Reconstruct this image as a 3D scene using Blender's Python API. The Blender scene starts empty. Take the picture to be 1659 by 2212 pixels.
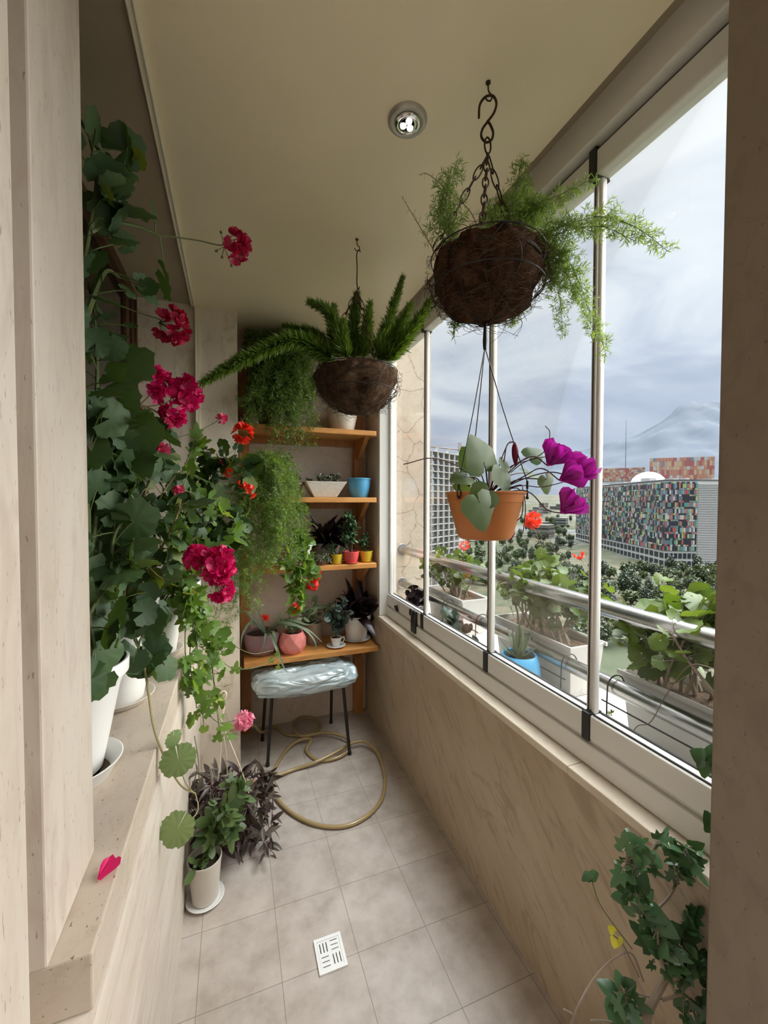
import bpy, math, random
import numpy as np
from mathutils import Vector, Matrix, noise
R0 = np.random.RandomState(7)
random.seed(7)
C = bpy.context.scene.collection
S = bpy.context.scene
import zlib

# ------------------------------------------------------------------ camera
CAM = np.array([0.0, 0.0, 1.5])
FPX = 885.0
YAW, PITCH, ROLL = 0.35217421, 0.02653391, -0.00116108
def cam_axes():
    cy, sy, cp, sp = math.cos(YAW), math.sin(YAW), math.cos(PITCH), math.sin(PITCH)
    r = np.array([cy, -sy, 0]); f = np.array([sy*cp, cy*cp, -sp]); d = np.cross(f, r)
    cr, sr = math.cos(ROLL), math.sin(ROLL)
    return cr*r+sr*d, -sr*r+cr*d, f
RT, DN, FW = cam_axes()
cam = bpy.data.cameras.new('camera'); camo = bpy.data.objects.new('camera', cam); C.objects.link(camo)
cam.sensor_fit = 'VERTICAL'; cam.sensor_height = 36; cam.lens = FPX/2212*36; cam.clip_start = 0.02; cam.clip_end = 30000
camo.matrix_world = Matrix(((RT[0], -DN[0], -FW[0], CAM[0]), (RT[1], -DN[1], -FW[1], CAM[1]), (RT[2], -DN[2], -FW[2], CAM[2]), (0, 0, 0, 1)))
S.camera = camo
def ray(u, v): return RT*(u-829.5)/FPX + DN*(v-1106)/FPX + FW
def P(u, v, y): d = ray(u, v); return CAM + d*(y/d[1])          # where a sight line meets a given depth
def PX(u, v, x): d = ray(u, v); return CAM + d*(x/d[0])
def PZ(u, v, z): d = ray(u, v); return CAM + d*((z-1.5)/d[2])

# ------------------------------------------------------------------ view, world, sun
S.view_settings.view_transform = 'Standard'; S.view_settings.look = 'None'
S.view_settings.gamma = 1; S.view_settings.use_curve_mapping = False
S.view_settings.exposure = 0.0
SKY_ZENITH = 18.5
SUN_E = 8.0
S.cycles.max_bounces = 10; S.cycles.diffuse_bounces = 6; S.cycles.transparent_max_bounces = 24
S.cycles.sample_clamp_indirect = 6.0

def world():
    w = bpy.data.worlds.new('sky'); S.world = w; w.use_nodes = True
    nt = w.node_tree; n = nt.nodes; l = nt.links; n.clear()
    out = n.new('ShaderNodeOutputWorld'); bg = n.new('ShaderNodeBackground'); l.new(bg.outputs[0], out.inputs[0])
    tc = n.new('ShaderNodeTexCoord')
    sep = n.new('ShaderNodeSeparateXYZ'); l.new(tc.outputs['Generated'], sep.inputs[0])
    mp = n.new('ShaderNodeMapping'); l.new(tc.outputs['Generated'], mp.inputs[0]); mp.inputs['Scale'].default_value = (2.0, 2.0, 5.2)
    mp.inputs['Rotation'].default_value = (0.42, -0.30, 0.2)
    nz = n.new('ShaderNodeTexNoise'); l.new(mp.outputs[0], nz.inputs[0]); nz.inputs['Scale'].default_value = 1.5; nz.inputs['Detail'].default_value = 5; nz.inputs['Roughness'].default_value = 0.5; nz.inputs['Distortion'].default_value = 0.5
    # clouds whiten as the sky rises
    add = n.new('ShaderNodeMath'); add.operation = 'MULTIPLY_ADD'; l.new(sep.outputs[2], add.inputs[0]); add.inputs[1].default_value = 0.80; l.new(nz.outputs[0], add.inputs[2])
    rp = n.new('ShaderNodeValToRGB'); l.new(add.outputs[0], rp.inputs[0])
    e = rp.color_ramp.elements
    e[0].position = 0.42; e[0].color = (0.47, 0.55, 0.71, 1); e[1].position = 0.98; e[1].color = (1.05, 1.08, 1.12, 1)
    k = e.new(0.60); k.color = (0.60, 0.67, 0.82, 1); k = e.new(0.76); k.color = (0.84, 0.90, 1.0, 1)
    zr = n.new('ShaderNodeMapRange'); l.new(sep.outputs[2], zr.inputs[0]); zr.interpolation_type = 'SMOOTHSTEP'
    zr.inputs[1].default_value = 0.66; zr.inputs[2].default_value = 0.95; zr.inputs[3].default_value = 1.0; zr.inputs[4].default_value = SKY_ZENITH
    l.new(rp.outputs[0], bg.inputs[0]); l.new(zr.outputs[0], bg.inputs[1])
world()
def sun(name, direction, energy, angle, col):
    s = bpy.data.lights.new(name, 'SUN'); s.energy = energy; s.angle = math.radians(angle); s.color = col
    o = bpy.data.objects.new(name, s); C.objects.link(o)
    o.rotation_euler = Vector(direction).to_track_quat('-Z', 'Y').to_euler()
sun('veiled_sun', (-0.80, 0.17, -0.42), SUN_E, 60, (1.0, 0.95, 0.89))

# ------------------------------------------------------------------ mesh builder
class MB:
    def __init__(s): s.v = []; s.l = []; s.t = []; s.n = 0
    def add(s, v, faces):
        v = np.asarray(v, float).reshape(-1, 3)
        if isinstance(faces, tuple) and isinstance(faces[0], np.ndarray): L, T = faces
        else:
            T = np.array([len(f) for f in faces]); L = np.array([i for f in faces for i in f])
        s.v.append(v); s.l.append(L+s.n); s.t.append(T); s.n += len(v); return s
    def merge(s, o): return s.add(np.concatenate(o.v), (np.concatenate(o.l), np.concatenate(o.t)))
    def inst(s, tm, Ms, Os):                     # one template mesh at many places
        V, F = tm; T = np.array([len(f) for f in F]); L = np.array([i for f in F for i in f])
        Ms = np.asarray(Ms, float); Os = np.asarray(Os, float); n = len(Os)
        if n == 0: return s
        VV = np.einsum('nij,kj->nki', Ms, V) + Os[:, None, :]
        LL = (L[None, :] + (np.arange(n)*len(V))[:, None]).ravel()
        return s.add(VV.reshape(-1, 3), (LL, np.tile(T, n)))
    def box(s, a, b, rot=None, piv=None):
        (x0, y0, z0), (x1, y1, z1) = a, b
        v = np.array([(x0,y0,z0),(x1,y0,z0),(x1,y1,z0),(x0,y1,z0),(x0,y0,z1),(x1,y0,z1),(x1,y1,z1),(x0,y1,z1)], float)
        if rot is not None: v = (v-piv)@np.array(rot).T+piv
        return s.add(v, [(0,3,2,1),(4,5,6,7),(0,1,5,4),(1,2,6,5),(2,3,7,6),(3,0,4,7)])
    def tube(s, path, r, k=6, closed=False, caps=True):
        p = np.asarray(path, float); n = len(p)
        r = np.full(n, r, float) if np.isscalar(r) else np.asarray(r, float)
        t = np.gradient(p, axis=0) if not closed else (np.roll(p, -1, 0)-np.roll(p, 1, 0))
        t /= np.linalg.norm(t, axis=1)[:, None]+1e-12
        a = np.array([0, 0, 1.0]) if abs(t[0][2]) < 0.9 else np.array([1.0, 0, 0])
        u = np.cross(t[0], a); u /= np.linalg.norm(u); us = [u]
        for i in range(1, n):
            u = us[-1]-t[i]*np.dot(us[-1], t[i]); u /= np.linalg.norm(u)+1e-12; us.append(u)
        us = np.array(us); w = np.cross(t, us)
        an = np.arange(k)*2*math.pi/k
        V = p[:, None, :] + r[:, None, None]*(np.cos(an)[None, :, None]*us[:, None, :]+np.sin(an)[None, :, None]*w[:, None, :])
        F = []
        for i in range(n if closed else n-1):
            j = (i+1) % n
            for q in range(k): q2 = (q+1) % k; F.append((i*k+q, i*k+q2, j*k+q2, j*k+q))
        if caps and not closed: F.append(tuple(range(k-1, -1, -1))); F.append(tuple((n-1)*k+q for q in range(k)))
        return s.add(V.reshape(-1, 3), F)
    def lathe(s, prof, c, k=40, sx=1, sy=1, axis=None):     # profile of (radius, height)
        n = len(prof); an = np.arange(k)*2*math.pi/k
        V = np.array([(r*math.cos(a)*sx, r*math.sin(a)*sy, z) for r, z in prof for a in an])
        if axis is not None:
            q = Vector((0, 0, 1)).rotation_difference(Vector(axis)).to_matrix(); V = V@np.array(q).T
        V = V+np.asarray(c, float)
        F = [(i*k+q, i*k+(q+1) % k, (i+1)*k+(q+1) % k, (i+1)*k+q) for i in range(n-1) for q in range(k)]
        F += [tuple(range(k-1, -1, -1)), tuple((n-1)*k+q for q in range(k))]
        return s.add(V, F)
    def ball(s, c, r, k=10):
        pr = [(max(1e-4, math.sin(a))*r, -math.cos(a)*r) for a in np.linspace(0.05, math.pi-0.05, k)]
        return s.lathe(pr, c, k+2)
    def grid(s, V2):
        a, b = V2.shape[:2]
        return s.add(V2.reshape(-1, 3), [(i*b+j, i*b+j+1, (i+1)*b+j+1, (i+1)*b+j) for i in range(a-1) for j in range(b-1)])
OFF = {}
def mesh_obj(name, mb, m, parent=None, smooth=True, off=(0, 0, 0)):
    V = np.concatenate(mb.v)-np.asarray(off, float); L = np.concatenate(mb.l).astype(np.int32); T = np.concatenate(mb.t).astype(np.int32)
    me = bpy.data.meshes.new(name)
    me.vertices.add(len(V)); me.vertices.foreach_set('co', V.astype(np.float32).ravel())
    me.loops.add(len(L)); me.loops.foreach_set('vertex_index', L)
    me.polygons.add(len(T)); me.polygons.foreach_set('loop_start', np.concatenate(([0], np.cumsum(T)[:-1])).astype(np.int32)); me.polygons.foreach_set('loop_total', T)
    me.polygons.foreach_set('use_smooth', np.full(len(T), smooth)); me.update(calc_edges=True)
    me.materials.append(m)
    o = bpy.data.objects.new(name, me); C.objects.link(o)
    if parent is not None: o.parent = parent
    return o
def sharp(o, ang=40):
    try: o.data.set_sharp_from_angle(angle=math.radians(ang))
    except Exception: pass
    return o
def bev(o, w=0.003, seg=2):
    b = o.modifiers.new('bevel', 'BEVEL'); b.width = w; b.segments = seg; b.limit_method = 'ANGLE'; b.angle_limit = math.radians(40); return o
def tag(o, label, cat, group=None, kind=None):
    o['label'] = label; o['category'] = cat
    if group: o['group'] = group
    if kind: o['kind'] = kind
    return o
def thing(name, label, cat, loc, group=None):
    R0.seed(zlib.crc32(label.encode()) % 2**31)
    o = bpy.data.objects.new(name, None); C.objects.link(o); o.empty_display_size = 0.05
    o.location = loc; OFF[o.name] = np.asarray(loc, float); return tag(o, label, cat, group)
def part(name, mb, m, parent, label=None, smooth=True, sh=40):
    o = mesh_obj(name, mb, m, parent, smooth, OFF[parent.name]); OFF[o.name] = OFF[parent.name]
    if label: o['label'] = label
    if smooth: sharp(o, sh)
    return o
def solo(name, mb, m, label, cat, group=None, smooth=True, sh=40):   # a thing that is one mesh, origin at its base
    V = np.concatenate(mb.v); c = np.array([(V[:, 0].min()+V[:, 0].max())/2, (V[:, 1].min()+V[:, 1].max())/2, V[:, 2].min()])
    o = mesh_obj(name, mb, m, None, smooth, c); o.location = c; OFF[o.name] = c
    if smooth: sharp(o, sh)
    return tag(o, label, cat, group)
def struct(name, mb, m, parent=None, smooth=False):
    o = mesh_obj(name, mb, m, parent, smooth); OFF[o.name] = np.zeros(3)
    if parent is None: o['kind'] = 'structure'
    return o
def copy_tree(o, parent=None):
    c = o.copy(); C.objects.link(c)
    if parent is not None: c.parent = parent
    for ch in list(o.children): copy_tree(ch, c)
    return c
def spline(pts, n=24):
    p = np.asarray(pts, float)
    if len(p) == 2: return p[0]+(p[1]-p[0])*np.linspace(0, 1, n)[:, None]
    p = np.vstack([2*p[0]-p[1], p, 2*p[-1]-p[-2]]); m = len(p)-3; out = []
    for t in np.linspace(0, m-1e-6, n):
        i = int(t); f = t-i; a, b, c, d = p[i:i+4]
        out.append(0.5*((2*b)+(-a+c)*f+(2*a-5*b+4*c-d)*f*f+(-a+3*b-3*c+d)*f**3))
    return np.array(out)
def unit(v): v = np.asarray(v, float); return v/(np.linalg.norm(v, axis=-1, keepdims=True)+1e-12)
def frames(Yd, Zd):                                    # columns x, y, z with y kept
    y = unit(Yd); x = unit(np.cross(y, Zd)); z = np.cross(x, y); return np.stack([x, y, z], -1)

# ------------------------------------------------------------------ materials
def newmat(name):
    m = bpy.data.materials.new(name); m.use_nodes = True; nt = m.node_tree
    return m, nt, nt.nodes['Principled BSDF'], nt.nodes, nt.links
def mat(name, col, rough=0.5, metal=0.0, bump=0, bscale=40, var=0.0, spec=0.5, coat=0):
    m, nt, b, n, l = newmat(name)
    b.inputs['Base Color'].default_value = (*col, 1); b.inputs['Roughness'].default_value = rough; b.inputs['Metallic'].default_value = metal
    b.inputs['Specular IOR Level'].default_value = spec; b.inputs['Coat Weight'].default_value = coat
    tc = n.new('ShaderNodeTexCoord')
    if bump or var:
        nz = n.new('ShaderNodeTexNoise'); nz.inputs['Scale'].default_value = bscale; nz.inputs['Detail'].default_value = 5; l.new(tc.outputs['Object'], nz.inputs[0])
    if var:
        mx = n.new('ShaderNodeMix'); mx.data_type = 'RGBA'; l.new(nz.outputs[0], mx.inputs[0])
        mx.inputs[6].default_value = (*[c*(1-var) for c in col], 1); mx.inputs[7].default_value = (*[min(1, c*(1+var)) for c in col], 1); l.new(mx.outputs[2], b.inputs['Base Color'])
    if bump:
        bp = n.new('ShaderNodeBump'); bp.inputs['Strength'].default_value = bump; bp.inputs['Distance'].default_value = 0.01; l.new(nz.outputs[0], bp.inputs['Height']); l.new(bp.outputs[0], b.inputs['Normal'])
    return m
def leafmat(name, c1, c2, trans=0.3, rough=0.42, c3=None, tcol=None):
    m, nt, b, n, l = newmat(name)
    g = n.new('ShaderNodeNewGeometry'); rp = n.new('ShaderNodeValToRGB'); l.new(g.outputs['Random Per Island'], rp.inputs[0])
    rp.color_ramp.elements[0].color = (*c1, 1); rp.color_ramp.elements[1].color = (*c2, 1)
    if c3: k = rp.color_ramp.elements.new(0.93); k.color = (*c2, 1); rp.color_ramp.elements[-1].color = (*c3, 1)
    l.new(rp.outputs[0], b.inputs['Base Color']); b.inputs['Roughness'].default_value = rough; b.inputs['Specular IOR Level'].default_value = 0.4
    tr = n.new('ShaderNodeBsdfTranslucent'); mg = n.new('ShaderNodeMix'); mg.data_type = 'RGBA'; mg.blend_type = 'MULTIPLY'; mg.inputs[0].default_value = 1
    l.new(rp.outputs[0], mg.inputs[6]); mg.inputs[7].default_value = (*(tcol or (2.6, 2.4, 0.9)), 1); l.new(mg.outputs[2], tr.inputs[0])
    ms = n.new('ShaderNodeMixShader'); ms.inputs[0].default_value = trans; l.new(b.outputs[0], ms.inputs[1]); l.new(tr.outputs[0], ms.inputs[2])
    l.new(ms.outputs[0], n['Material Output'].inputs[0])
    return m
def stone(name, c1, c2, vein, scale=(1, 1, 1), rot=(0, 0, 0), pits=0.5, vw=0.5, rough=0.45, joints=None, stain=None):
    """travertine: long cloudy bands, thin veins, dark pits"""
    m, nt, b, n, l = newmat(name)
    tc = n.new('ShaderNodeTexCoord'); mp = n.new('ShaderNodeMapping'); l.new(tc.outputs['Object'], mp.inputs[0])
    mp.inputs['Rotation'].default_value = rot; m0 = mp; mp = n.new('ShaderNodeMapping'); mp.inputs['Scale'].default_value = scale; l.new(m0.outputs[0], mp.inputs[0])
    def noise_(s, d, src=mp, dist=0):
        q = n.new('ShaderNodeTexNoise'); q.inputs['Scale'].default_value = s; q.inputs['Detail'].default_value = d; q.inputs['Distortion'].default_value = dist; l.new(src.outputs['Object' if src is tc else 0], q.inputs[0]); return q
    def ramp(src, a, bb, ca=(0, 0, 0, 1), cb=(1, 1, 1, 1)):
        r = n.new('ShaderNodeValToRGB'); l.new(src, r.inputs[0]); r.color_ramp.elements[0].position = a; r.color_ramp.elements[1].position = bb; r.color_ramp.elements[0].color = ca; r.color_ramp.elements[1].color = cb; return r
    def mix(f, a, bb, fac=1.0):
        x = n.new('ShaderNodeMix'); x.data_type = 'RGBA'
        if fac != 1.0:
            mm = n.new('ShaderNodeMath'); mm.operation = 'MULTIPLY'; l.new(f, mm.inputs[0]); mm.inputs[1].default_value = fac; f = mm.outputs[0]
        l.new(f, x.inputs[0])
        for s_, i in ((a, 6), (bb, 7)):
            if isinstance(s_, tuple): x.inputs[i].default_value = (*s_, 1)
            else: l.new(s_, x.inputs[i])
        return x.outputs[2]
    band = noise_(2.2, 6, dist=0.6); col = mix(ramp(band.outputs[0], 0.35, 0.68).outputs[0], c1, c2)
    fine = noise_(9, 8, dist=1.0); col = mix(ramp(fine.outputs[0], 0.52, 0.74).outputs[0], col, vein, 0.55)
    vn = noise_(1.6, 4, dist=1.4); r = n.new('ShaderNodeValToRGB'); l.new(vn.outputs[0], r.inputs[0])
    r.color_ramp.elements[0].position = 0.485; r.color_ramp.elements[0].color = (0, 0, 0, 1); r.color_ramp.elements[1].position = 0.515; r.color_ramp.elements[1].color = (0, 0, 0, 1); k = r.color_ramp.elements.new(0.5); k.color = (1, 1, 1, 1)
    col = mix(r.outputs[0], col, tuple(c*0.72 for c in vein), vw)
    if stain:
        st = noise_(1.1, 4, src=tc, dist=0.4); col = mix(ramp(st.outputs[0], 0.55, 0.72).outputs[0], col, stain, 0.65)
    sp = noise_(70, 2); pit = ramp(sp.outputs[0], 0.675, 0.73)
    col = mix(pit.outputs[0], col, tuple(c*0.42 for c in vein), pits)
    if joints:                                                        # crackled filler seams
        vo = n.new('ShaderNodeTexVoronoi'); vo.feature = 'DISTANCE_TO_EDGE'; vo.inputs['Scale'].default_value = joints
        ad = n.new('ShaderNodeMix'); ad.data_type = 'RGBA'; ad.inputs[0].default_value = 0.12; l.new(tc.outputs['Object'], ad.inputs[6]); wob = noise_(7, 4, src=tc); l.new(wob.outputs[1], ad.inputs[7]); l.new(ad.outputs[2], vo.inputs[0])
        jr = ramp(vo.outputs[0], 0.004, 0.016, (1, 1, 1, 1), (0, 0, 0, 1)); col = mix(jr.outputs[0], col, tuple(c*0.55 for c in vein), 0.75)
    l.new(col, b.inputs['Base Color']); b.inputs['Roughness'].default_value = rough; b.inputs['Specular IOR Level'].default_value = 0.35
    bp = n.new('ShaderNodeBump'); bp.inputs['Strength'].default_value = 0.25; bp.inputs['Distance'].default_value = 0.004; bp.invert = True; l.new(pit.outputs[0], bp.inputs['Height']); l.new(bp.outputs[0], b.inputs['Normal'])
    return m
def tilemat():
    m, nt, b, n, l = newmat('floor_tile')
    tc = n.new('ShaderNodeTexCoord'); sp = n.new('ShaderNodeSeparateXYZ'); l.new(tc.outputs['Object'], sp.inputs[0])
    def mt(op, a, bb=None):
        q = n.new('ShaderNodeMath'); q.operation = op
        for i, s_ in enumerate((a, bb)):
            if s_ is None: continue
            if isinstance(s_, (int, float)): q.inputs[i].default_value = s_
            else: l.new(s_, q.inputs[i])
        return q.outputs[0]
    ds, cells = [], []
    for ax, o0, st in ((0, 0.131, 0.2465), (1, 1.270, 0.2490)):
        t = mt('DIVIDE', mt('SUBTRACT', sp.outputs[ax], o0), st); f = mt('FRACT', t); cells.append(mt('FLOOR', t))
        ds.append(mt('MULTIPLY', mt('MINIMUM', f, mt('SUBTRACT', 1.0, f)), st))
    d = mt('MINIMUM', ds[0], ds[1]); g = mt('LESS_THAN', d, 0.0009)
    cb = n.new('ShaderNodeCombineXYZ'); l.new(cells[0], cb.inputs[0]); l.new(cells[1], cb.inputs[1])
    wn = n.new('ShaderNodeTexWhiteNoise'); l.new(cb.outputs[0], wn.inputs[0])
    nz = n.new('ShaderNodeTexNoise'); nz.inputs['Scale'].default_value = 9; nz.inputs['Detail'].default_value = 7; nz.inputs['Roughness'].default_value = 0.62; l.new(tc.outputs['Object'], nz.inputs[0])
    r = n.new('ShaderNodeValToRGB'); l.new(nz.outputs[0], r.inputs[0]); e = r.color_ramp.elements
    e[0].position = 0.33; e[0].color = (0.36, 0.305, 0.26, 1); e[1].position = 0.62; e[1].color = (0.50, 0.44, 0.39, 1)
    hs = n.new('ShaderNodeHueSaturation'); l.new(r.outputs[0], hs.inputs['Color']); l.new(mt('ADD', mt('MULTIPLY', wn.outputs[0], 0.10), 0.95), hs.inputs['Value'])
    mx = n.new('ShaderNodeMix'); mx.data_type = 'RGBA'; l.new(g, mx.inputs[0]); l.new(hs.outputs[0], mx.inputs[6]); mx.inputs[7].default_value = (0.20, 0.165, 0.135, 1)
    l.new(mx.outputs[2], b.inputs['Base Color']); b.inputs['Roughness'].default_value = 0.42
    bp = n.new('ShaderNodeBump'); bp.invert = True; bp.inputs['Strength'].default_value = 0.4; bp.inputs['Distance'].default_value = 0.002; l.new(g, bp.inputs['Height']); l.new(bp.outputs[0], b.inputs['Normal'])
    return m
def glassmat(name='pane_glass', refl=1.0, tint=(0.97, 0.985, 0.98)):
    m, nt, b, n, l = newmat(name); n.remove(b)
    t = n.new('ShaderNodeBsdfTransparent'); t.inputs[0].default_value = (*tint, 1); g = n.new('ShaderNodeBsdfGlossy'); g.inputs['Roughness'].default_value = 0.02
    fr = n.new('ShaderNodeFresnel'); fr.inputs[0].default_value = 1.35; mm = n.new('ShaderNodeMath'); mm.operation = 'MULTIPLY'; l.new(fr.outputs[0], mm.inputs[0]); mm.inputs[1].default_value = 0.22*refl
    ms = n.new('ShaderNodeMixShader'); l.new(mm.outputs[0], ms.inputs[0]); l.new(t.outputs[0], ms.inputs[1]); l.new(g.outputs[0], ms.inputs[2]); l.new(ms.outputs[0], n['Material Output'].inputs[0])
    return m
def woodmat(name, c1, c2, sc=(2, 30, 30), rough=0.5):
    m, nt, b, n, l = newmat(name); tc = n.new('ShaderNodeTexCoord'); mp = n.new('ShaderNodeMapping'); mp.inputs['Scale'].default_value = sc; l.new(tc.outputs['Object'], mp.inputs[0])
    nz = n.new('ShaderNodeTexNoise'); nz.inputs['Scale'].default_value = 2; nz.inputs['Detail'].default_value = 6; nz.inputs['Distortion'].default_value = 0.8; l.new(mp.outputs[0], nz.inputs[0])
    r = n.new('ShaderNodeValToRGB'); l.new(nz.outputs[0], r.inputs[0]); r.color_ramp.elements[0].position = 0.3; r.color_ramp.elements[1].position = 0.7; r.color_ramp.elements[0].color = (*c1, 1); r.color_ramp.elements[1].color = (*c2, 1)
    l.new(r.outputs[0], b.inputs['Base Color']); b.inputs['Roughness'].default_value = rough; return m
def emit(name, col, s):
    m, nt, b, n, l = newmat(name); b.inputs['Base Color'].default_value = (*col, 1); b.inputs['Emission Color'].default_value = (*col, 1); b.inputs['Emission Strength'].default_value = s; return m

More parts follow.
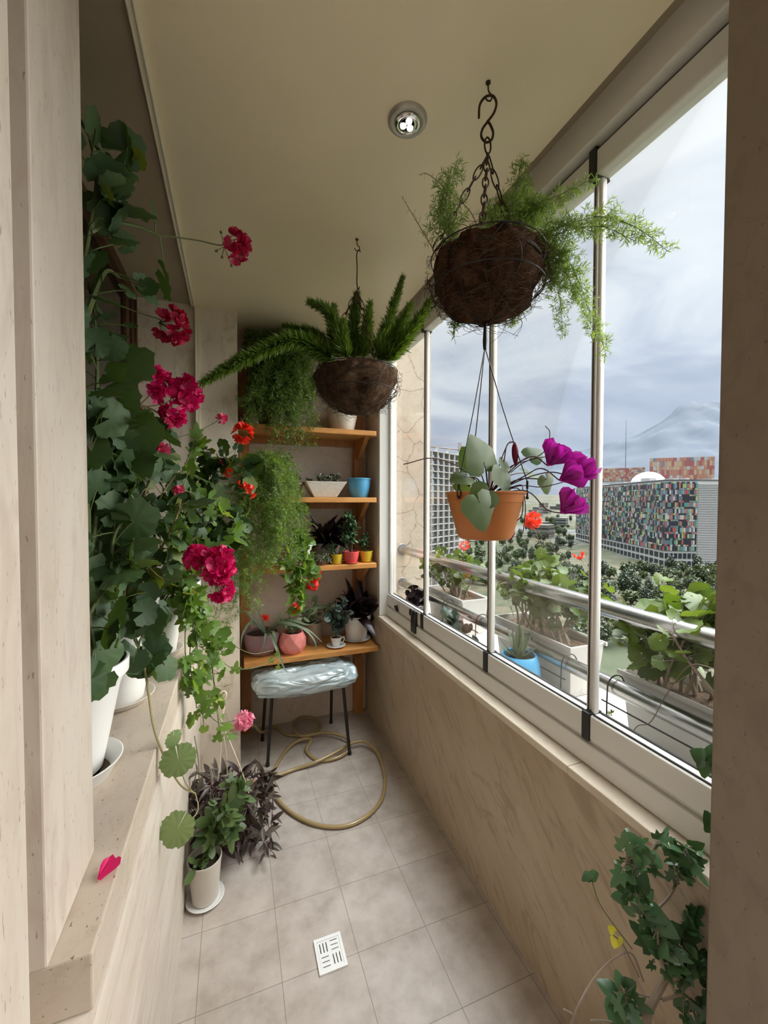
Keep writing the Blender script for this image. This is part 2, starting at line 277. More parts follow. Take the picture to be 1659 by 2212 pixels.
M = dict(
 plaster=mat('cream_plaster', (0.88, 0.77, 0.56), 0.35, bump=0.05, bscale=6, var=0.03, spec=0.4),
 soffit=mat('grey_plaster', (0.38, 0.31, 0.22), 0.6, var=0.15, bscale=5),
 trav_l=stone('travertine_jamb', (0.58, 0.525, 0.46), (0.51, 0.45, 0.38), (0.40, 0.32, 0.26), scale=(3, 3, 0.8), pits=0.55, vw=0.12, stain=(0.40, 0.31, 0.215)),
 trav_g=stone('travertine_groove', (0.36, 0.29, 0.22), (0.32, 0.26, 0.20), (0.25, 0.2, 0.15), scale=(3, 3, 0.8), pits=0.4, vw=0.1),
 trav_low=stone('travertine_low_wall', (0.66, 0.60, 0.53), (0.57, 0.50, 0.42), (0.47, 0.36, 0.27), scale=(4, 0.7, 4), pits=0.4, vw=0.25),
 ledge=stone('travertine_ledge', (0.54, 0.47, 0.39), (0.45, 0.38, 0.31), (0.36, 0.27, 0.19), scale=(3, 1.4, 3), pits=0.9, vw=0.1),
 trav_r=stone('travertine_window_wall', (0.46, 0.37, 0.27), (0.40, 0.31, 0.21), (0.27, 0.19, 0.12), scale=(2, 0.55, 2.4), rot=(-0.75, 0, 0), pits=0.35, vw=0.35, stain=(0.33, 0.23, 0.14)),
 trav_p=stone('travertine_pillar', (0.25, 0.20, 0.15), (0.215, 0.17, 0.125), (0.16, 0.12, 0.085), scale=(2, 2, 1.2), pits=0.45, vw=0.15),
 pier=stone('travertine_pier', (0.80, 0.72, 0.62), (0.72, 0.64, 0.53), (0.42, 0.32, 0.22), scale=(2, 2, 1.2), pits=0.3, vw=0.1),
 back=stone('travertine_back', (0.72, 0.62, 0.53), (0.66, 0.56, 0.47), (0.52, 0.42, 0.33), scale=(1.5, 1.5, 1.5), pits=0.15, vw=0.15),
 ext=stone('travertine_outside', (0.42, 0.365, 0.29), (0.37, 0.31, 0.245), (0.30, 0.215, 0.15), scale=(2, 2, 2), pits=0.3, vw=0.2, joints=4.2, stain=(0.37, 0.26, 0.19)),
 sill=stone('sill_stone', (0.66, 0.58, 0.46), (0.60, 0.51, 0.40), (0.48, 0.38, 0.28), scale=(3, 1, 3), pits=0.3, vw=0.1),
 terrazzo=mat('outside_ledge_stone', (0.46, 0.44, 0.40), 0.6, var=0.16, bscale=150),
 tile=tilemat(), glass=glassmat(), darkglass=mat('dark_window_glass', (0.012, 0.008, 0.006), 0.08),
 alu=mat('white_aluminium', (0.72, 0.70, 0.66), 0.35, spec=0.5), seal=mat('dark_seal', (0.02, 0.018, 0.015), 0.6), black=mat('black_plastic', (0.008, 0.008, 0.008), 0.4),
 steel=mat('brushed_steel', (0.43, 0.42, 0.41), 0.26, 1.0, bump=0.04, bscale=60), chrome=mat('chrome', (0.75, 0.73, 0.70), 0.15, 1.0), nickel=mat('satin_nickel', (0.50, 0.47, 0.42), 0.4, 0.6),
 trunk=mat('white_trunking', (0.80, 0.74, 0.60), 0.5), frame_wood=woodmat('brown_window_wood', (0.07, 0.028, 0.012), (0.11, 0.05, 0.022), (10, 10, 1)),
 pine=woodmat('orange_pine', (0.50, 0.20, 0.045), (0.68, 0.34, 0.10), (3, 22, 22)), pine_d=woodmat('orange_pine_upright', (0.34, 0.13, 0.035), (0.46, 0.20, 0.06), (22, 22, 3)),
 rust=mat('rusty_iron', (0.055, 0.028, 0.016), 0.6, 0.5, var=0.4, bscale=90), wire=mat('black_wire', (0.012, 0.010, 0.009), 0.5),
 white_pot=mat('white_plastic', (0.78, 0.78, 0.76), 0.38), trough=mat('weathered_white_plastic', (0.52, 0.50, 0.47), 0.5, var=0.08, bscale=12), off_pot=mat('offwhite_plastic', (0.62, 0.57, 0.50), 0.45, var=0.06, bscale=20), grey_pot=mat('grey_pot', (0.36, 0.32, 0.27), 0.6, var=0.1, bscale=20),
 terracotta=mat('terracotta_plastic', (0.46, 0.155, 0.035), 0.42), soil=mat('potting_soil', (0.035, 0.022, 0.014), 0.95, bump=1.0, bscale=70, var=0.5), soil_dry=mat('dry_soil', (0.12, 0.075, 0.045), 0.95, bump=1.0, bscale=70, var=0.5),
 blue=mat('blue_glaze', (0.06, 0.27, 0.55), 0.3), blue2=mat('blue_pot_paint', (0.10, 0.38, 0.66), 0.3), yellow=mat('yellow_glaze', (0.66, 0.48, 0.03), 0.35), red=mat('red_glaze', (0.62, 0.07, 0.07), 0.35), pink=mat('pink_glaze', (0.78, 0.26, 0.24), 0.4), mauve=mat('mauve_glaze', (0.25, 0.14, 0.16), 0.35),
 brown_pot=mat('brown_plastic', (0.10, 0.055, 0.03), 0.6), putty=mat('putty_pot', (0.36, 0.29, 0.23), 0.5), cracked=stone('cracked_ceramic', (0.70, 0.68, 0.62), (0.66, 0.63, 0.57), (0.55, 0.5, 0.45), pits=0.0, vw=0.0, joints=26),
 speck=mat('speckled_ceramic', (0.62, 0.64, 0.60), 0.4, var=0.5, bscale=120),
 hose=mat('clear_yellowed_hose', (0.36, 0.26, 0.12), 0.25, spec=0.6), cord=mat('cream_cord', (0.80, 0.70, 0.55), 0.6),
 stem=mat('green_stem', (0.10, 0.14, 0.04), 0.5), stem_d=mat('woody_stem', (0.11, 0.07, 0.04), 0.7), stem_l=mat('pale_stem', (0.30, 0.26, 0.12), 0.6), stem_r=mat('red_brown_stem', (0.07, 0.015, 0.015), 0.5), bark=mat('grey_bark', (0.24, 0.19, 0.14), 0.8, var=0.3, bscale=40),
 ger=leafmat('geranium_leaf', (0.026, 0.062, 0.022), (0.062, 0.118, 0.042), 0.22, rough=0.55, tcol=(2.2, 2.0, 0.6), c3=(0.13, 0.17, 0.03)), ger_l=leafmat('ivy_geranium_leaf', (0.075, 0.155, 0.028), (0.14, 0.23, 0.05), 0.32, c3=(0.25, 0.27, 0.05)),
 ger_o=leafmat('pale_geranium_leaf', (0.040, 0.070, 0.012), (0.080, 0.118, 0.024), 0.25), ger_g=leafmat('grey_green_leaf', (0.11, 0.16, 0.10), (0.18, 0.23, 0.14), 0.2),
 needle=leafmat('asparagus_needle', (0.08, 0.15, 0.03), (0.17, 0.26, 0.07), 0.35), needle_n=leafmat('fern_needle_by_window', (0.10, 0.18, 0.05), (0.20, 0.29, 0.10), 0.35), needle_d=leafmat('dark_fern_needle', (0.06, 0.12, 0.02), (0.12, 0.20, 0.04), 0.3), fox=leafmat('foxtail_needle', (0.06, 0.125, 0.015), (0.14, 0.22, 0.04), 0.3), dry=mat('dry_frond', (0.25, 0.16, 0.07), 0.8),
 jade=leafmat('jade_leaf', (0.03, 0.08, 0.03), (0.07, 0.14, 0.06), 0.08, 0.3), jade_l=leafmat('soft_green_leaf', (0.045, 0.085, 0.03), (0.11, 0.17, 0.06), 0.15), pale_g=leafmat('pale_round_leaf', (0.17, 0.25, 0.10), (0.22, 0.30, 0.13), 0.25, tcol=(1.5, 1.5, .7)), succ=leafmat('succulent_leaf', (0.10, 0.13, 0.09), (0.18, 0.18, 0.12), 0.1), dark=leafmat('blackish_purple_leaf', (0.012, 0.007, 0.010), (0.03, 0.015, 0.02), 0.05, 0.35), pep=leafmat('grey_peperomia_leaf', (0.03, 0.06, 0.05), (0.10, 0.14, 0.12), 0.1), trad=leafmat('striped_purple_leaf', (0.03, 0.014, 0.018), (0.13, 0.11, 0.09), 0.08, 0.35), aloe=leafmat('aloe_leaf', (0.10, 0.15, 0.08), (0.18, 0.23, 0.11), 0.1),
 brom=leafmat('strap_leaf', (0.10, 0.15, 0.10), (0.17, 0.22, 0.15), 0.12), pale=leafmat('pale_yellow_leaf', (0.40, 0.40, 0.05), (0.55, 0.50, 0.08), 0.3),
 cyc=leafmat('cyclamen_leaf', (0.045, 0.095, 0.035), (0.11, 0.165, 0.07), 0.25), cycf=leafmat('cyclamen_petal', (0.34, 0.01, 0.27), (0.46, 0.02, 0.36), 0.3, tcol=(1.5, 1.2, 1.4)), cycb=leafmat('cyclamen_bud', (0.14, 0.004, 0.03), (0.2, 0.008, 0.05), 0.2, tcol=(1.5, 1, 1)),
 mag=leafmat('magenta_petal', (0.50, 0.004, 0.09), (0.72, 0.010, 0.17), 0.3, tcol=(1.4, 1, 1.3)), mag_shade=leafmat('shaded_magenta_petal', (0.32, 0.004, 0.035), (0.45, 0.006, 0.06), 0.25, tcol=(1.4, 1, 1)), hot=leafmat('hot_pink_petal', (0.70, 0.05, 0.16), (0.80, 0.12, 0.26), 0.3, tcol=(1.2, 1, 1.2)), pinkp=leafmat('pale_pink_petal', (0.80, 0.25, 0.38), (0.88, 0.38, 0.50), 0.3, tcol=(1.1, 1, 1.1)), redp=leafmat('scarlet_petal', (0.75, 0.035, 0.015), (0.85, 0.07, 0.03), 0.3, tcol=(1.2, 1, 1)),  # crimson heads: magenta petals with their shade put into the colour
)

# ------------------------------------------------------------------ leaf templates: base at origin, blade along +Y, face +Z
def T_fan(outline, cup=0.0, mid=0.55, wav=0.0):
    o = np.asarray(outline, float); n = len(o); c = np.array([0, 0.0])
    V = [(0, 0, 0)]
    for k in (mid, 1.0):
        for i in range(n):
            x, y = c+(o[i]-c)*k; r = math.hypot(x, y); V.append((x, y, cup*r*r+(wav*math.sin(i*2.1)*k if k == 1 else 0)))
    F = [(0, 1+i, 1+(i+1)) for i in range(n-1)]+[(1+i, 1+n+i, 1+n+i+1, 1+i+1) for i in range(n-1)]
    return np.array(V), F
def ger_outline(n=27, lobes=5, depth=0.17, sp=160):
    o = []
    for i in range(n):
        a = math.radians(-sp+2*sp*i/(n-1)); r = 0.56*(1-depth*0.5+depth*abs(math.cos(lobes*a/1.78)))*(1-0.12*abs(a)/math.pi)
        r *= 1+0.035*(-1)**i; o.append((math.sin(a)*r, math.cos(a)*r))
    return o
T_GER = T_fan(ger_outline(), cup=0.35, wav=0.025)
T_GERF = T_fan(ger_outline(), cup=-0.25, wav=0.03)
T_ROUND = T_fan(ger_outline(41, 7, 0.10, 178), cup=-0.22, wav=0.035)
def star_outline():
    pts = [(-150, .32), (-125, .42), (-100, .50), (-78, .34), (-55, .62), (-30, .42), (-12, .72), (0, .92), (12, .72), (30, .42), (55, .62), (78, .34), (100, .50), (125, .42), (150, .32)]
    return [(math.sin(math.radians(a))*r, math.cos(math.radians(a))*r) for a, r in pts]
T_IVY = T_fan(star_outline(), cup=-0.12, wav=0.02)
def T_blade(w, prof, n=5, curl=0.0, fold=0.15, thick=0.0):
    V = []; F = []
    for i in range(n+1):
        t = i/n; ww = w*prof(t); z = -curl*t*t
        V += [(-ww, t, z+fold*ww), (0, t, z), (ww, t, z+fold*ww)]
    for i in range(n):
        a = i*3; F += [(a, a+1, a+4, a+3), (a+1, a+2, a+5, a+4)]
    return np.array(V, float), F
T_LANCE = T_blade(0.16, lambda t: math.sin(math.pi*min(1, t*0.93+0.05))**0.8*(1-0.25*t), 6, 0.25, 0.3)
T_OVAL = T_blade(0.30, lambda t: math.sin(math.pi*min(1, t*0.96+0.02))**0.65, 6, 0.12, -0.12)
T_STRAP = T_blade(0.045, lambda t: (1-t)**0.5*0.95+0.02, 9, 0.55, 0.35)
T_HEART = T_fan([(math.sin(a)*r, math.cos(a)*r+0.05) for a, r in [(math.radians(d), q) for d, q in ((-172, .30), (-150, .42), (-120, .48), (-90, .46), (-60, .46), (-35, .52), (-15, .66), (0, .80), (15, .66), (35, .52), (60, .46), (90, .46), (120, .48), (150, .42), (172, .30))]], cup=-0.3, wav=0.03)
T_PETAL = T_fan([(-.06, .05), (-.22, .3), (-.36, .6), (-.40, .82), (-.24, 1.0), (-.05, .95), (.10, 1.02), (.30, .98), (.42, .8), (.36, .55), (.20, .28), (.06, .05)], cup=0.22, mid=0.6, wav=0.05)
T_WHEART = (T_HEART[0]*np.array([1.32, 1, 1]), T_HEART[1])
T_WPETAL = (T_PETAL[0]*np.array([1.55, 0.92, 1.6]), T_PETAL[1])
T_NEEDLE = (np.array([(0, 0, 0), (.045, .45, .0), (0, 1, 0), (-.045, .45, .0)], float), [(0, 1, 2, 3)])
def T_jade():
    V = []; F = []; k = 8; pr = [(0.02, 0), (.16, .15), (.28, .45), (.28, .72), (.16, .94), (.02, 1.0)]
    for r, y in pr:
        for q in range(k): a = q*2*math.pi/k; V.append((math.cos(a)*r, y, math.sin(a)*r*0.38))
    for i in range(len(pr)-1):
        for q in range(k): F.append((i*k+q, i*k+(q+1) % k, (i+1)*k+(q+1) % k, (i+1)*k+q))
    return np.array(V), F
T_JADE = T_jade()
def T_aloe():
    V = []; F = []; n = 6; k = 5
    for i in range(n+1):
        t = i/n; w = 0.11*(1-t)**0.75+0.004; z = 0.12*t*t
        for q in range(k): a = math.pi*(1+q/(k-1)); V.append((math.cos(a)*w, t, z+math.sin(a)*w*0.6))
    for i in range(n):
        for q in range(k-1): F.append((i*k+q, i*k+q+1, (i+1)*k+q+1, (i+1)*k+q))
        F.append((i*k+k-1, i*k, (i+1)*k, (i+1)*k+k-1))
    return np.array(V), F
T_ALOE = T_aloe()

def rdir(n, up=0.0, side=(0, 0, 0)):
    d = R0.normal(size=(n, 3)); d = unit(d); d[:, 2] += up; d += np.asarray(side); return unit(d)

def foliage(stems, tmpls, dens, size, pet, up=0.4, side=(0.35, -0.25, 0), t0=0.15, face=(0.55, -0.35, 0.75), frnd=0.55, r0=0.004, r1=0.0015, jit=0.3, droop=0.0, petr=0.0009, along=0.3):
    """leaves with stalks set along stems; returns (stem mesh, leaf mesh)"""
    sm, lm = MB(), MB()
    if not isinstance(tmpls, list): tmpls = [tmpls]
    for path in stems:
        p = spline(path, 26); L = np.linalg.norm(np.diff(p, axis=0), axis=1).sum()
        sm.tube(p, np.linspace(r0, r1, len(p)), 6)
        n = max(1, int(L*dens)); t = (t0+(1-t0)*R0.rand(n))*(len(p)-1); t[0] = len(p)-1.001
        i = t.astype(int); f = (t-i)[:, None]; pos = p[i]*(1-f)+p[np.minimum(i+1, len(p)-1)]*f
        tan = unit(p[np.minimum(i+1, len(p)-1)]-p[i])
        d = unit(rdir(n, up, side)+tan*along); s = size*(1+jit*R0.normal(size=n)).clip(0.45, 1.6)
        pl = pet*(0.5+R0.rand(n)); end = pos+d*pl[:, None]
        if pet > 0.004:
            for a, b, dd in zip(pos, end, d): sm.tube(spline([a, (a+b)/2+np.array([0, 0, pet*0.08]), b], 4), petr, 4, caps=False)
        fz = unit(np.asarray(face)+frnd*R0.normal(size=(n, 3)))
        yd = unit(d*0.8+R0.normal(size=(n, 3))*0.35+np.array([0, 0, -droop]))
        Mx = frames(yd, fz)*s[:, None, None]
        w = R0.randint(0, len(tmpls), n)
        for q, tm in enumerate(tmpls): lm.inst(tm, Mx[w == q], end[w == q])
    return sm, lm
def flower_head(c, r, out, n, mb, size=0.016, cover=0.2):
    """ball of five-petalled florets"""
    out = unit(out); d = []
    k = 0
    while len(d) < n:
        q = unit(R0.normal(size=3))
        if np.dot(q, out) > -cover and all(np.dot(q, w) < 0.93 for w in d[-8:]) or k > 400: d.append(q)
        k += 1
    d = np.array(d); pos = np.asarray(c)+d*r*(0.82+0.3*R0.rand(n))[:, None]
    Ms, Os = [], []
    for q, pp in zip(d, pos):
        a = unit(np.cross(q, unit(R0.normal(size=3)))); b = np.cross(q, a); ph = R0.rand()*6.3
        for j in range(5):
            an = ph+j*2*math.pi/5+R0.normal()*0.15; y = unit(a*math.cos(an)+b*math.sin(an)+q*(0.35+0.25*R0.normal()))
            s = size*(0.85+0.3*R0.rand()); Ms.append(frames(y[None], q[None])[0]*s); Os.append(pp-q*0.004)
    mb.inst(T_PETAL, Ms, Os); return d, pos
def head(parent, stems_mb, u, v, y, rpx, m, path=None, out=(0.3, -0.8, 0.2), n=13, size=None, cover=0.2, label=None, flat=None):
    c = P(u, v, y); k = FPX/np.dot(c-CAM, FW); r = rpx/k
    mb = MB(); d, pos = flower_head(c, r*0.62, np.asarray(out), n, mb, size or r*0.52, cover)
    base = c-unit(out)*r*0.5
    for q in pos: stems_mb.tube(spline([base, (base+q)/2+np.array([0, 0, 0.002]), q], 4), 0.0007, 4, caps=False)
    global LASTBASE
    stems_mb.tube(spline([*path, base] if path is not None else [LASTBASE, (LASTBASE+base)/2+np.array([0, 0, -0.002]), base], 16), 0.0016, 6); LASTBASE = base
    part('flower_head', mb, m, parent, label)
    return base
def needles_on(path, mb, sm, dens, ln, spread=1.0, taper=0.5, k=3, fwd=0.5, wd=1.0, stem_r=0.0011, grav=0.0):
    p = spline(path, 30); L = np.linalg.norm(np.diff(p, axis=0), axis=1).sum(); n = int(L*dens)
    sm.tube(p, np.linspace(stem_r, stem_r*0.5, len(p)), 5)
    t = R0.rand(n)*(len(p)-1.001); i = t.astype(int); f = (t-i)[:, None]; pos = p[i]*(1-f)+p[i+1]*f; tan = unit(p[i+1]-p[i])
    e = unit(np.cross(tan, R0.normal(size=(n, 3)))); tt = (t/(len(p)-1)); s = ln*(1-taper*tt**1.5)*(0.7+0.6*R0.rand(n))
    d = unit(e*spread+tan*fwd+R0.normal(size=(n, 3))*0.25+np.array([0, 0, grav])); Mx = frames(d, unit(R0.normal(size=(n, 3))))
    Mx = Mx*s[:, None, None]; Mx[:, :, 0] *= wd
    mb.inst(T_NEEDLE, Mx, pos); return p
def frond(path, mb, sm, blen, dens, nl, ndens, taper=0.8, droop=-0.3, wd=1.0):
    """sprengeri frond: short side sprays all along, each set with needles"""
    p = spline(path, 34); L = np.linalg.norm(np.diff(p, axis=0), axis=1).sum(); n = int(L*dens)
    sm.tube(p, np.linspace(0.0014, 0.0006, len(p)), 5)
    for j in range(n):
        t = (j+R0.rand())/n*(len(p)-1.01); i = int(t); q = p[i]+(p[i+1]-p[i])*(t-i); tan = unit(p[i+1]-p[i])
        e = unit(np.cross(tan, R0.normal(size=3))); bl = blen*(1-taper*(t/len(p))**2)*(0.6+0.7*R0.rand())
        d = unit(e+tan*0.55+np.array([0, 0, droop*R0.rand()]))
        needles_on([q, q+d*bl*0.6, q+d*bl+np.array([0, 0, droop*bl*0.3])], mb, sm, ndens, nl, 1.0, 0.35, stem_r=0.0005, wd=wd)
def ring(c, r, k=40, z=0, sx=1, sy=1): a = np.arange(k)*2*math.pi/k; return np.stack([c[0]+np.cos(a)*r*sx, c[1]+np.sin(a)*r*sy, np.full(k, c[2]+z)], 1)

# pots: profiles outside then inside
def pot_prof(rb, rt, h, rim=0.012, lip=0.006, th=0.004, belly=0.0):
    pr = [(rb*0.96, 0), (rb, 0.003)]
    for t in (0.25, 0.5, 0.75): pr.append((rb+(rt-rb)*t+belly*math.sin(math.pi*t), h*t))
    pr += [(rt, h-rim), (rt+lip, h-rim), (rt+lip*1.2, h-0.002), (rt+lip, h), (rt+lip-th, h), (rt-th, h-rim), (rb*0.8, h*0.55)]
    return pr
def make_pot(parent, c, rb, rt, h, m, rim=0.012, lip=0.006, belly=0.0, soil=0.8, soilm=None, sx=1, sy=1, k=40, label=None, name='pot'):
    part(name, MB().lathe(pot_prof(rb, rt, h, rim, lip, belly=belly), c, k, sx, sy), m, parent, label)
    if soil:
        r = rb+(rt-rb)*soil+belly*math.sin(math.pi*soil)-0.004
        V = [(0.001, 0.004), (r*0.5, 0.003), (r*0.85, 0.001), (r, -0.002), (r*0.98, -0.006)]
        part('soil', MB().lathe(V[::-1], (c[0], c[1], c[2]+h*soil+0.006), k, sx, sy), soilm or M['soil'], parent)
def saucer(c, rb, rt, h, m, label, group=None):
    return solo('saucer', MB().lathe([(rb*0.95, 0), (rb, 0.002), (rt, h-0.003), (rt+0.004, h), (rt+0.002, h+0.001), (rt-0.004, h-0.002), (rb-0.002, 0.006), (0.002, 0.005)], c, 44), m, label, 'saucer', group)

# ==================================================================== SETTING
CZ = 2.54
XL, XR, XG = -0.185, 0.887, 0.965
struct('floor', MB().box((-0.30, -0.6, -0.08), (XR+0.05, 2.85, 0.0)), M['tile'])
struct('ceiling', MB().box((-0.195, -0.5, CZ), (0.868, 2.86, CZ+0.15)), M['plaster'])
struct('wall_light_block', MB().box((-0.9, -0.75, 0.0), (0.80, -0.6, CZ)), M['soffit'])  # unseen wall, added to keep light from behind off the right pillar
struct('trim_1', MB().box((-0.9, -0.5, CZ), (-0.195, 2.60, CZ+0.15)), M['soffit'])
o = struct('trim_2', MB().box((-0.203, -0.3, CZ-0.010), (-0.181, 2.42, CZ-0.0005)).box((-0.201, -0.3, CZ-0.016), (-0.196, 2.42, CZ-0.010)).box((-0.188, -0.3, CZ-0.016), (-0.183, 2.42, CZ-0.010)), M['trunk']); bev(o, 0.002)
o = struct('trim_3', MB().box((-0.186, 2.406, 0.885), (-0.164, 2.4195, CZ-0.017)).box((-0.184, 2.401, 0.885), (-0.180, 2.406, CZ-0.017)), M['trunk'])
struct('wall_left', MB().box((-0.45, 0.10, 0.0), (XL+0.004, 2.42, 0.803)), M['trav_low'])
o = struct('trim_4', MB().box((-0.46, 0.645, 0.804), (XL, 2.42, 0.885)), M['ledge']); bev(o, 0.003)
o = struct('wall_front_left', MB().box((-0.45, 0.642, 0.8855), (-0.234, 0.836, CZ)), M['trav_l']); bev(o, 0.003)
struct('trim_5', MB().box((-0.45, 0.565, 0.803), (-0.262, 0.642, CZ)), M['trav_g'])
o = struct('wall_front', MB().box((-0.9, -0.3, 0.0), (-0.45, 0.565, CZ)).box((-0.45, -0.3, 0.803), (-0.222, 0.566, CZ)), M['trav_l']); bev(o, 0.004)
struct('wall_pier', MB().box((-0.9, 2.42, 0.0), (0.027, 2.86, CZ)), M['pier'])
struct('wall_back', MB().box((0.027, 2.80, 0.0), (XR, 2.95, CZ)), M['back'])
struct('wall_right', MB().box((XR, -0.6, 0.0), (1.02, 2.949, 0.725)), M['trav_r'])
o = struct('trim_6', MB().box((XR-0.004, -0.6, 0.725), (1.0, 0.892, 0.75)).box((XR-0.004, 0.8935, 0.725), (1.0, 2.52, 0.75)), M['sill']); bev(o, 0.003)
struct('wall_right_back', MB().box((XR, 2.535, 0.726), (1.02, 2.949, CZ)), M['back'])
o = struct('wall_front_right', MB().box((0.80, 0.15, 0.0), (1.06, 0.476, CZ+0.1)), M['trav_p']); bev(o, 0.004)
struct('wall_outside', MB().box((1.021, 2.75, -0.6), (1.378, 3.3, 3.3)), M['ext'])
struct('trim_7', MB().box((1.0005, -1.5, 0.60), (1.42, 2.75, 0.74)), M['terrazzo'])
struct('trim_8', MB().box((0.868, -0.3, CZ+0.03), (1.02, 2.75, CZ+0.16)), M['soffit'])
# window on the house side, brown wood and dark panes
w = struct('window_1', MB().box((-0.50, 2.395, 0.886), (-0.452, 2.419, CZ)).box((-0.50, 2.345, 0.886), (-0.462, 2.395, CZ)).box((-0.50, 0.84, 0.886), (-0.452, 2.345, 0.93)).box((-0.50, 0.84, 2.49), (-0.452, 2.345, CZ)).box((-0.50, 1.50, 0.93), (-0.458, 1.58, 2.49)).box((-0.50, 2.27, 0.93), (-0.47, 2.33, 2.49)), M['frame_wood'])
struct('pane', MB().box((-0.492, 0.84, 0.93), (-0.482, 1.50, 2.49)).box((-0.492, 1.58, 0.93), (-0.482, 2.27, 2.49)), M['darkglass'], w)
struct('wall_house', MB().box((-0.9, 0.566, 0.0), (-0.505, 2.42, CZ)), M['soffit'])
# glazed side: tracks, then four sliding panes
MUL = [0.10, 0.886, 1.385, 1.975, 2.505]
o = struct('trim_9', MB().box((0.937, -0.6, 0.7505), (0.995, 2.5, 0.812)).box((0.95, -0.6, 0.812), (0.99, 2.5, 0.819)), M['alu']); bev(o, 0.006, 3)
o = struct('trim_10', MB().box((0.914, -0.6, 2.474), (0.999, 2.5, CZ+0.06)), M['alu']); bev(o, 0.004)
o = struct('trim_11', MB().box((0.952, -0.6, 2.463), (0.985, 2.5, 2.4735)), M['seal'])
o = struct('trim_12', MB().box((0.889, 2.505, 0.751), (0.999, 2.534, CZ+0.06)), M['alu']); bev(o, 0.003)
for i in range(4):
    a, b = MUL[i]+0.002, MUL[i+1]-0.002
    mb = MB().box((0.945, a, 0.8195), (0.987, b, 0.893)).box((0.94, a, 2.394), (0.99, b, 2.4625)) \
        .box((0.956, a, 0.893), (0.978, a+0.013, 2.394)).box((0.956, b-0.013, 0.893), (0.978, b, 2.394))
    w = struct('window_%d' % (i+2), mb, M['alu']); bev(w, 0.007, 3)
    struct('pane', MB().box((XG-0.003, a+0.013, 0.893), (XG+0.003, b-0.013, 2.394)), M['glass'], w)
    g = struct('seal', MB().box((0.951, a+0.013, 0.893), (0.955, b-0.013, 0.897)).box((0.979, a+0.013, 0.893), (0.984, b-0.013, 0.898)).box((0.953, a, 0.9), (0.9555, a+0.003, 2.39)), M['seal'], w)
    if i:
        k = struct('corner_block', MB().box((0.938, a-0.015, 0.818), (0.990, a+0.012, 0.899)).box((0.936, a-0.015, 2.388), (0.992, a+0.012, 2.472)), M['black'], w); bev(k, 0.004)
# ==================================================================== LATCH, DOWNLIGHT, DRAIN
t = thing('window_latch', 'black plastic latch on the bottom window rail near the back wall', 'latch', PX(895, 1385, 0.93))
c = PX(895, 1345, 0.937); cy = c[1]
k = part('body', MB().box((0.925, cy-0.028, 0.77), (0.944, cy+0.028, 0.895)), M['black'], t, smooth=False); bev(k, 0.006, 3)
k = part('handle', MB().box((0.910, cy-0.018, 0.865), (0.926, cy+0.018, 0.905)), M['black'], t, smooth=False); bev(k, 0.008, 3)

c = np.array([0.454, 1.054, CZ])
t = thing('ceiling_light', 'round satin metal downlight set in the cream ceiling', 'ceiling light', c)
part('ring', MB().lathe([(0.030, -0.001), (0.031, -0.006), (0.040, -0.011), (0.048, -0.010), (0.0535, -0.004), (0.054, 0.0)][::-1], c, 56), M['nickel'], t)
part('inner_ring', MB().lathe([(0.0235, -0.0125), (0.028, -0.015), (0.034, -0.013), (0.035, -0.010)], c, 48), M['chrome'], t)
part('reflector', MB().lathe([(0.001, -0.011), (0.012, -0.0112), (0.024, -0.0135), (0.026, -0.0125)], c, 40), M['chrome'], t)
for q in range(3):
    a = q*2.094+0.5; part('lamp_lens', MB().lathe([(0.009, -0.013), (0.0085, -0.0165), (0.005, -0.018), (0.0005, -0.0185)], c+np.array([math.cos(a)*0.0115, math.sin(a)*0.0115, 0]), 18), M.setdefault('led', emit('lit_lamp_lens', (1, 0.97, 0.92), 1.6)), t)

t = thing('floor_drain', 'white square floor drain with slotted grate in the tiles', 'drain', (0.289, 1.297, 0.0))
k = part('frame', MB().box((0.243, 1.243, 0.0005), (0.252, 1.353, 0.006)).box((0.326, 1.243, 0.0005), (0.335, 1.353, 0.006)).box((0.252, 1.243, 0.0005), (0.326, 1.254, 0.006)).box((0.252, 1.342, 0.0005), (0.326, 1.353, 0.006)), M['white_pot'], t, smooth=False)
part('well', MB().box((0.252, 1.254, 0.0006), (0.326, 1.342, 0.0015)), M['black'], t, smooth=False)
g = MB()
xs, ys = [0.2525, 0.289, 0.3255], [1.2545, 1.298, 1.3415]
for ix in range(2):
    for iy in range(2):
        x0, x1, y0, y1 = xs[ix], xs[ix+1], ys[iy], ys[iy+1]; v = (ix+iy) % 2 == 1; m_ = 0.006
        g.box((x0, y0, 0.002), (x0+m_, y1, 0.005)).box((x1-m_, y0, 0.002), (x1, y1, 0.005)).box((x0+m_, y0, 0.002), (x1-m_, y0+m_, 0.005)).box((x0+m_, y1-m_, 0.002), (x1-m_, y1, 0.005))
        n = 4; gap = 0.0032
        lo, hi = (x0+m_, x1-m_) if v else (y0+m_, y1-m_); w_ = (hi-lo-3*gap)/2
        for j in range(2):
            p0 = lo+gap+j*(w_+gap); p1 = p0+w_
            if v: g.box((p0, y0+m_, 0.002), (p1, y1-m_, 0.005))
            else: g.box((x0+m_, p0, 0.002), (x1-m_, p1, 0.005))
part('grate', g, M['white_pot'], t, smooth=False)

